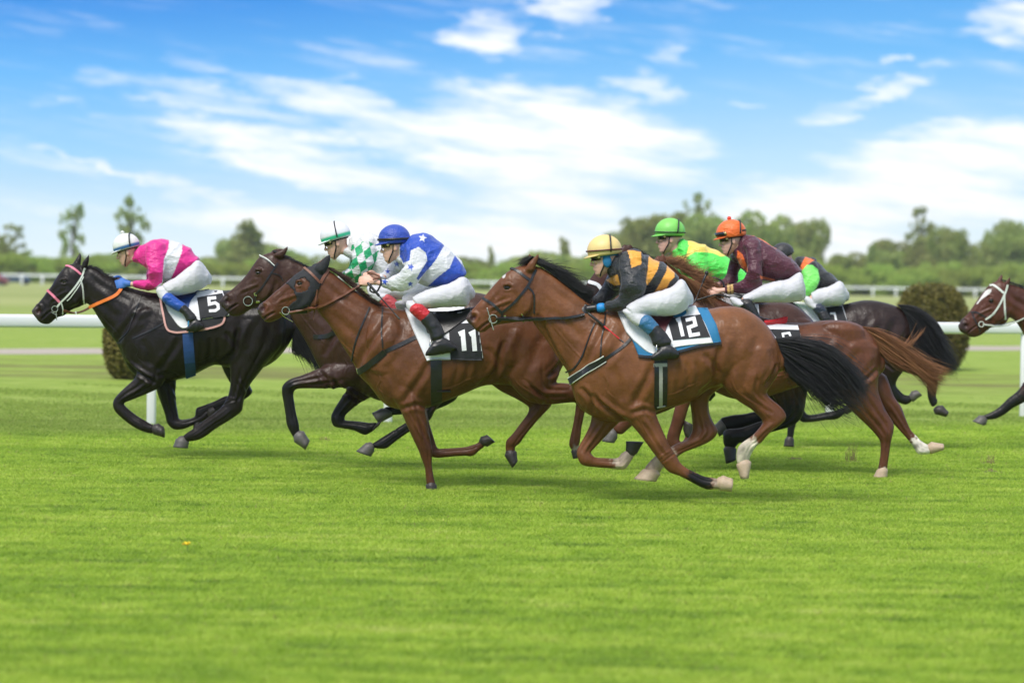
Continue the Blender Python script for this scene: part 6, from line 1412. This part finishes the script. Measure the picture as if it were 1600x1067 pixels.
ANCH = [(372, 'left of the loose tree over the brown horse'), (408, 'right of the loose tree over the brown horse'), (1305, 'left of the dark horse rump'), (1375, 'far right of the dark horse rump'), (1465, 'directly over the round bush'), (1560, 'between the last horse nose and ears'), (1140, 'behind the orange cap'), (1010, 'just left of the lime helmet'), (1215, 'just left of the black cap'), (8, 'at the left edge'), (60, 'left of the black horse head'), (113, 'above the black horse head'), (165, 'just left of the pink jockey'), (205, 'directly behind the pink jockey'), (262, 'above the pink jockey back'), (322, 'right of the pink jockey'), (386, 'above the dark brown horse head'), (440, 'above the dark brown horse neck'), (495, 'left of the green diamond jockey'), (560, 'between green diamond and blue jockeys'),
 (640, 'behind the blue jockey'), (700, 'just right of the blue jockey'), (735, 'above the blue jockey horse rump'), (766, 'left of horse 12 ears'), (815, 'above horse 12 ears'), (880, 'left of the gold striped jockey'), (925, 'behind the pale yellow helmet'), (985, 'between gold and lime jockeys'), (1040, 'behind the lime green helmet'), (1092, 'between lime and maroon jockeys'), (1115, 'just left of the orange cap'), (1180, 'right of the orange cap'), (1240, 'behind the black cap'), (1275, 'right of the black cap'),
 (1330, 'above the dark horse rump'), (1362, 'right of the dark horse rump'), (1400, 'left of the round clipped bush'), (1440, 'above the round clipped bush'), (1500, 'right of the round clipped bush'), (1540, 'above the last horse nose'), (1592, 'above the last horse ears'), (1640, 'at the right edge'), (-40, 'outside the left edge')]
near_of = lambda px: min(ANCH, key=lambda a: abs(a[0] - px))[1]
T_ = [('sparse', 8, 352, 34), ('sparse', 113, 320, 26), ('sparse', 205, 308, 34), ('cone', 386, 346, 54), ('round', 372, 372, 40), ('round', 408, 380, 36), ('cone', 40, 392, 36), ('round', 165, 396, 40), ('round', 262, 398, 40), ('round', 322, 402, 34), ('round', 440, 388, 36), ('round', 495, 400, 36), ('round', 560, 402, 40), ('round', 640, 404, 40),
      ('cone', 766, 386, 14), ('round', 735, 402, 30), ('round', 815, 400, 34), ('cone', 880, 372, 24), ('round', 925, 398, 30), ('round', 985, 334, 44), ('round', 1040, 334, 46), ('sparse', 1092, 308, 30), ('round', 1105, 338, 46), ('round', 1180, 333, 46), ('round', 1240, 340, 38), ('cone', 1275, 366, 30), ('round', 1330, 396, 34), ('round', 1305, 400, 30), ('round', 1375, 392, 40), ('round', 1465, 376, 40), ('round', 1560, 366, 40), ('round', 1140, 350, 50), ('round', 1010, 350, 50), ('round', 1215, 356, 46),
      ('cone', 1362, 380, 20), ('round', 1400, 376, 38), ('sparse', 1440, 324, 30), ('round', 1440, 368, 36), ('round', 1500, 353, 34), ('cone', 1540, 362, 22), ('round', 1592, 342, 36), ('round', 1640, 350, 40), ('round', -40, 380, 40)]
kn = {'sparse': 'tall thin sparse tree', 'cone': 'tapering loose green tree', 'round': 'dense rounded green tree'}
sz = lambda top: 'tallest ' if top < 330 else 'tall ' if top < 370 else 'low '
for i, (k, px, top, hw) in enumerate(T_):
    place_tree(k, px, top, hw, 352 + (i * 37) % 50, (sz(top) if k == 'round' else '') + kn[k] + ' ' + near_of(px), 'trees of the far tree line')
rs = np.random.RandomState(3)
for i, (px, anc) in enumerate(ANCH):
    for s_ in (0, 1):
        q = px + s_ * 24; top = 406 + rs.uniform(-16, 10) + (px > 900) * (-6) + .0156 * (px - 800) + 6
        place_tree('bush', q, top, 30, 338 + ((i + s_) * 13) % 9, ('low bright shrub ' if s_ == 0 else 'low leafy shrub, right one of two, ') + anc, 'shrubs along the foot of the tree line', 'shrub')
for lst in PROTO.values():
    for r_, _, _ in lst:
        if id(r_) not in used:
            for c in list(r_.children): bpy.data.objects.remove(c)
            bpy.data.objects.remove(r_)
# dark undergrowth mass between the trunks
rs = np.random.RandomState(9); n = 38000
x = rs.uniform(-175, 175, n); y = 356 + rs.uniform(-5, 9, n); z = rs.uniform(0, 1, n) ** .8 * (3.6 + 1.1 * np.sin(x * .21) + .8 * np.sin(x * .07 + 1) + .6 * np.sin(x * .53))
V, F = leafcards(rs, np.stack([x, y, z], 1), .62); tag(quickmesh('undergrowth', V, F, M['leaf']), 'dark undergrowth filling the foot of the tree line', 'undergrowth', kind='stuff')
# clipped bushes
def clipped(px, base, hwpx, top, label, seed):
    c = ground_pt(px, base); D = c[1]; m = D / FPX; hw = hwpx * m; h = (base - top) * m; rs = np.random.RandomState(seed)
    root = empty('clipped_bush', (float(c[0]), float(D), 0)); tag(root, label, 'bush', 'clipped round bushes behind the rail')
    n = 14000; d = rs.randn(n, 3); d /= np.linalg.norm(d, axis=1)[:, None]; r = rs.uniform(.86, 1.02, n)
    pz = h * .46 + d[:, 2] * h * .53 * r; pr = hw * r * (1 + .05 * wob(d * 2, 3, seed)) / (d[:, 0] ** 2 + d[:, 1] ** 2) ** .18
    Cn = np.stack([d[:, 0] * pr, d[:, 1] * pr, pz], 1); Cn = Cn[pz > 0]; V, F = leafcards(rs, Cn, .036)
    quickmesh('foliage', V, F, M['leafdark'], root)
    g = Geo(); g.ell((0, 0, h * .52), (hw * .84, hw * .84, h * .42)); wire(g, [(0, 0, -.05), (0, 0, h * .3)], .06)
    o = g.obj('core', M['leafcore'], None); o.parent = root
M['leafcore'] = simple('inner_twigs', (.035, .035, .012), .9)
clipped(1454, 578, 58, 441, 'large round clipped bush behind the rail left of the last horse', 4)
clipped(218, 592, 57, 468, 'clipped bush behind the chest of the black leading horse', 6)
# parked car far behind the rail on the left
M['carp'] = simple('dark_blue_paint', (.02, .05, .10), .3, nz=.1, bump=0, coat=.6); M['carr'] = simple('dull_red_paint', (.22, .05, .05), .4, nz=.1, bump=0, coat=.4); M['glass'] = simple('car_glass', (.03, .04, .05), .1, nz=.1, bump=0)
def car(px, base, L, paint, label):
    c = ground_pt(px, base); root = empty('parked_car', (float(c[0]), float(c[1]), 0)); tag(root, label, 'car', 'parked cars at the far rail')
    prof = [(-.5, .25), (-.5, .62), (-.46, .72), (-.28, .80), (-.16, 1.28), (.22, 1.32), (.38, .86), (.49, .80), (.5, .30)]
    V = [(x * L + c[0], c[1] + s * .8 * (1 if z < .9 else .82), z) for s in (-1, 1) for x, z in prof]; n = len(prof)
    F = [tuple(range(n)), tuple(range(n, 2 * n))[::-1]] + [(i, i + n, (i + 1) % n + n, (i + 1) % n) for i in range(n)]
    mesh_obj('body', V, F, paint, root, smooth=False)
    g = Geo()
    for s in (-1, 1): g.add([(x * L + c[0], c[1] + s * (.8 if z < .9 else .70), z) for x, z in [(-.22, .88), (-.13, 1.22), (.19, 1.25), (.30, .90)]], [(0, 1, 2, 3)])
    g.obj('window', M['glass'], root, smooth=False)
    for sx in (-.32, .32):
        for s in (-1, 1):
            g = Geo(); th = np.linspace(0, 2 * math.pi, 20, endpoint=False); v = [(c[0] + sx * L + .31 * math.cos(t), c[1] + s * .74 + e, .31 + .31 * math.sin(t)) for e in (-.1, .1) for t in th]
            g.add(v, [tuple(range(20)), tuple(range(20, 40))[::-1]] + [(i, (i + 1) % 20, (i + 1) % 20 + 20, i + 20) for i in range(20)]); g.obj('wheel', M['black'], root)
car(24, 444.5, 3.9, M['carp'], 'dark blue parked car at the far rail left of the black horse')
car(-12, 446.0, 3.6, M['carr'], 'dull red parked car at the far rail on the left edge')
# ---- turf blades
rs = np.random.RandomState(1); N_ = 2150000
D = 9.5 + (38 - 9.5) * rs.uniform(0, 1, N_) ** 1.25
X_ = (rs.uniform(-1, 1, N_)) * (D * .2162 + 4.2)
clump = .5 + .5 * np.sin(X_ * 3.1 + 2 * np.sin(D * 5.3)) * np.sin(D * 9.7 + 1.5 * np.sin(X_ * 2.2)); edge = D - railY(X_) + 1.6
keep = rs.rand(N_) > np.clip((D - 24) / 13 + .25 * np.sin(X_ * 1.3 + D * 2), 0, 1) ** .8
keep &= rs.rand(N_) > np.clip((np.abs(X_) - D * .2162 - 1.0) / 3.2, 0, 1)
X_, D, clump, edge = X_[keep], D[keep], clump[keep], edge[keep]; N_ = len(D)
hgt = .66 * (.022 + .018 * rs.uniform(0, 1, N_) + .016 * clump) * (1 + .25 * (rs.rand(N_) > .97)) + .016 * np.exp(-((edge + .1) / .22) ** 2) * rs.uniform(.4, 1, N_)
yaw = rs.uniform(0, 2 * math.pi, N_); wd = (.0026 + .00016 * D) * rs.uniform(.7, 1.3, N_)
lean = rs.uniform(.6, 2.4, N_) * hgt; la = rs.uniform(0, 2 * math.pi, N_); lx = np.cos(la) * lean + .006; ly = np.sin(la) * lean
ca, sa = np.cos(yaw) * wd, np.sin(yaw) * wd
V = np.empty((N_, 3, 3), dtype=np.float32)
V[:, 0] = np.stack([X_ - ca, D - sa, np.full(N_, -.002)], 1); V[:, 1] = np.stack([X_ + ca, D + sa, np.full(N_, -.002)], 1); V[:, 2] = np.stack([X_ + lx, D + ly, hgt], 1)
tag(quickmesh('grass', V.reshape(-1, 3), np.arange(3 * N_).reshape(N_, 3), M['blade']), 'short green turf of the course in front of the rail', 'grass', kind='stuff')
# dandelion
c = ground_pt(292, 866); root = empty('dandelion', (float(c[0]), float(c[1]), 0)); tag(root, 'single yellow dandelion flower in the near turf at lower left', 'flower')
M['yellow'] = simple('yellow_petal', (.90, .66, .02), .6); M['stemg'] = simple('green_stem', (.12, .2, .04), .6)
g = Geo(); wire(g, [(c[0], c[1], 0), (c[0] + .005, c[1], .03), (c[0], c[1], .062)], .0025, n=6); g.obj('stem', M['stemg'], root)
g = Geo(); rs = np.random.RandomState(2)
for k in range(46):
    a = rs.uniform(0, 6.28); e = rs.uniform(0, 1.0); l = .034; d = np.array([math.cos(a) * math.cos(e), math.sin(a) * math.cos(e), math.sin(e) * .7 + .1]); s = np.array([-math.sin(a), math.cos(a), 0]) * .004; o_ = np.array([c[0], c[1], .062])
    g.add([o_ - s, o_ + s, o_ + d * l + s * .8, o_ + d * l - s * .8], [(0, 1, 2, 3)])
g.obj('flower_head', M['yellow'], root, smooth=False)
# dry weeds and divots
M['dry'] = simple('dry_weed', (.26, .20, .09), .8); M['soil'] = simple('soil', (.17, .15, .07), .95, bump=.6)
for i, (px, py, h, lab) in enumerate([(1332, 722, .22, 'thin dry weed stalk below the chestnut horse'), (1546, 726, .12, 'tuft of dry weed and kicked up soil in front of the last horse'), (1548, 738, .05, 'dark divot of soil at right in the turf'), (1244, 718, .04, 'small dark divot behind the hooves of the bay with cloth 12'), (508, 690, .07, 'small brown dirt tuft between the front legs of the dark brown horse')]):
    c = ground_pt(px, py); root = empty('weed_tuft', (float(c[0]), float(c[1]), 0)); tag(root, lab, 'weed'); rs = np.random.RandomState(20 + i); g = Geo()
    for k in range(16):
        a = rs.uniform(0, 6.28); r = rs.uniform(0, .08); b0 = c + np.array([math.cos(a) * r, math.sin(a) * r, 0]); hh = h * rs.uniform(.4, 1)
        wire(g, [b0, b0 + [rs.normal(0, .012), rs.normal(0, .01), hh * .5], b0 + [rs.normal(0, .03), rs.normal(0, .02), hh]], [.003, .002, .001], n=4)
    g.obj('stalks', M['dry'], root)
    g = Geo(); g.ell(c + np.array([0, 0, .004]), (.08, .05, .012)); v = g.V[0]; g.V[0] = v + np.stack([wob(v, 40, i)] * 3, 1) * .008; g.obj('soil', M['soil'], root)

# ---- air: thin even haze round camera and scene, sky outside
hz = mat('haze_air', lambda t, b: None); tt = NT(hz.node_tree); tt.n.clear(); o_ = tt.new('ShaderNodeOutputMaterial'); v_ = tt.new('ShaderNodeVolumePrincipled')
v_.inputs['Color'].default_value = (.93, .96, 1, 1); v_.inputs['Density'].default_value = .00027; v_.inputs['Anisotropy'].default_value = .2; tt.l.new(v_.outputs[0], o_.inputs['Volume'])
g = Geo(); g.box((0, 250, 11), (420, 640, 26)); tag(g.obj('haze', hz, smooth=False), 'thin pale air over the course', 'haze', kind='stuff')
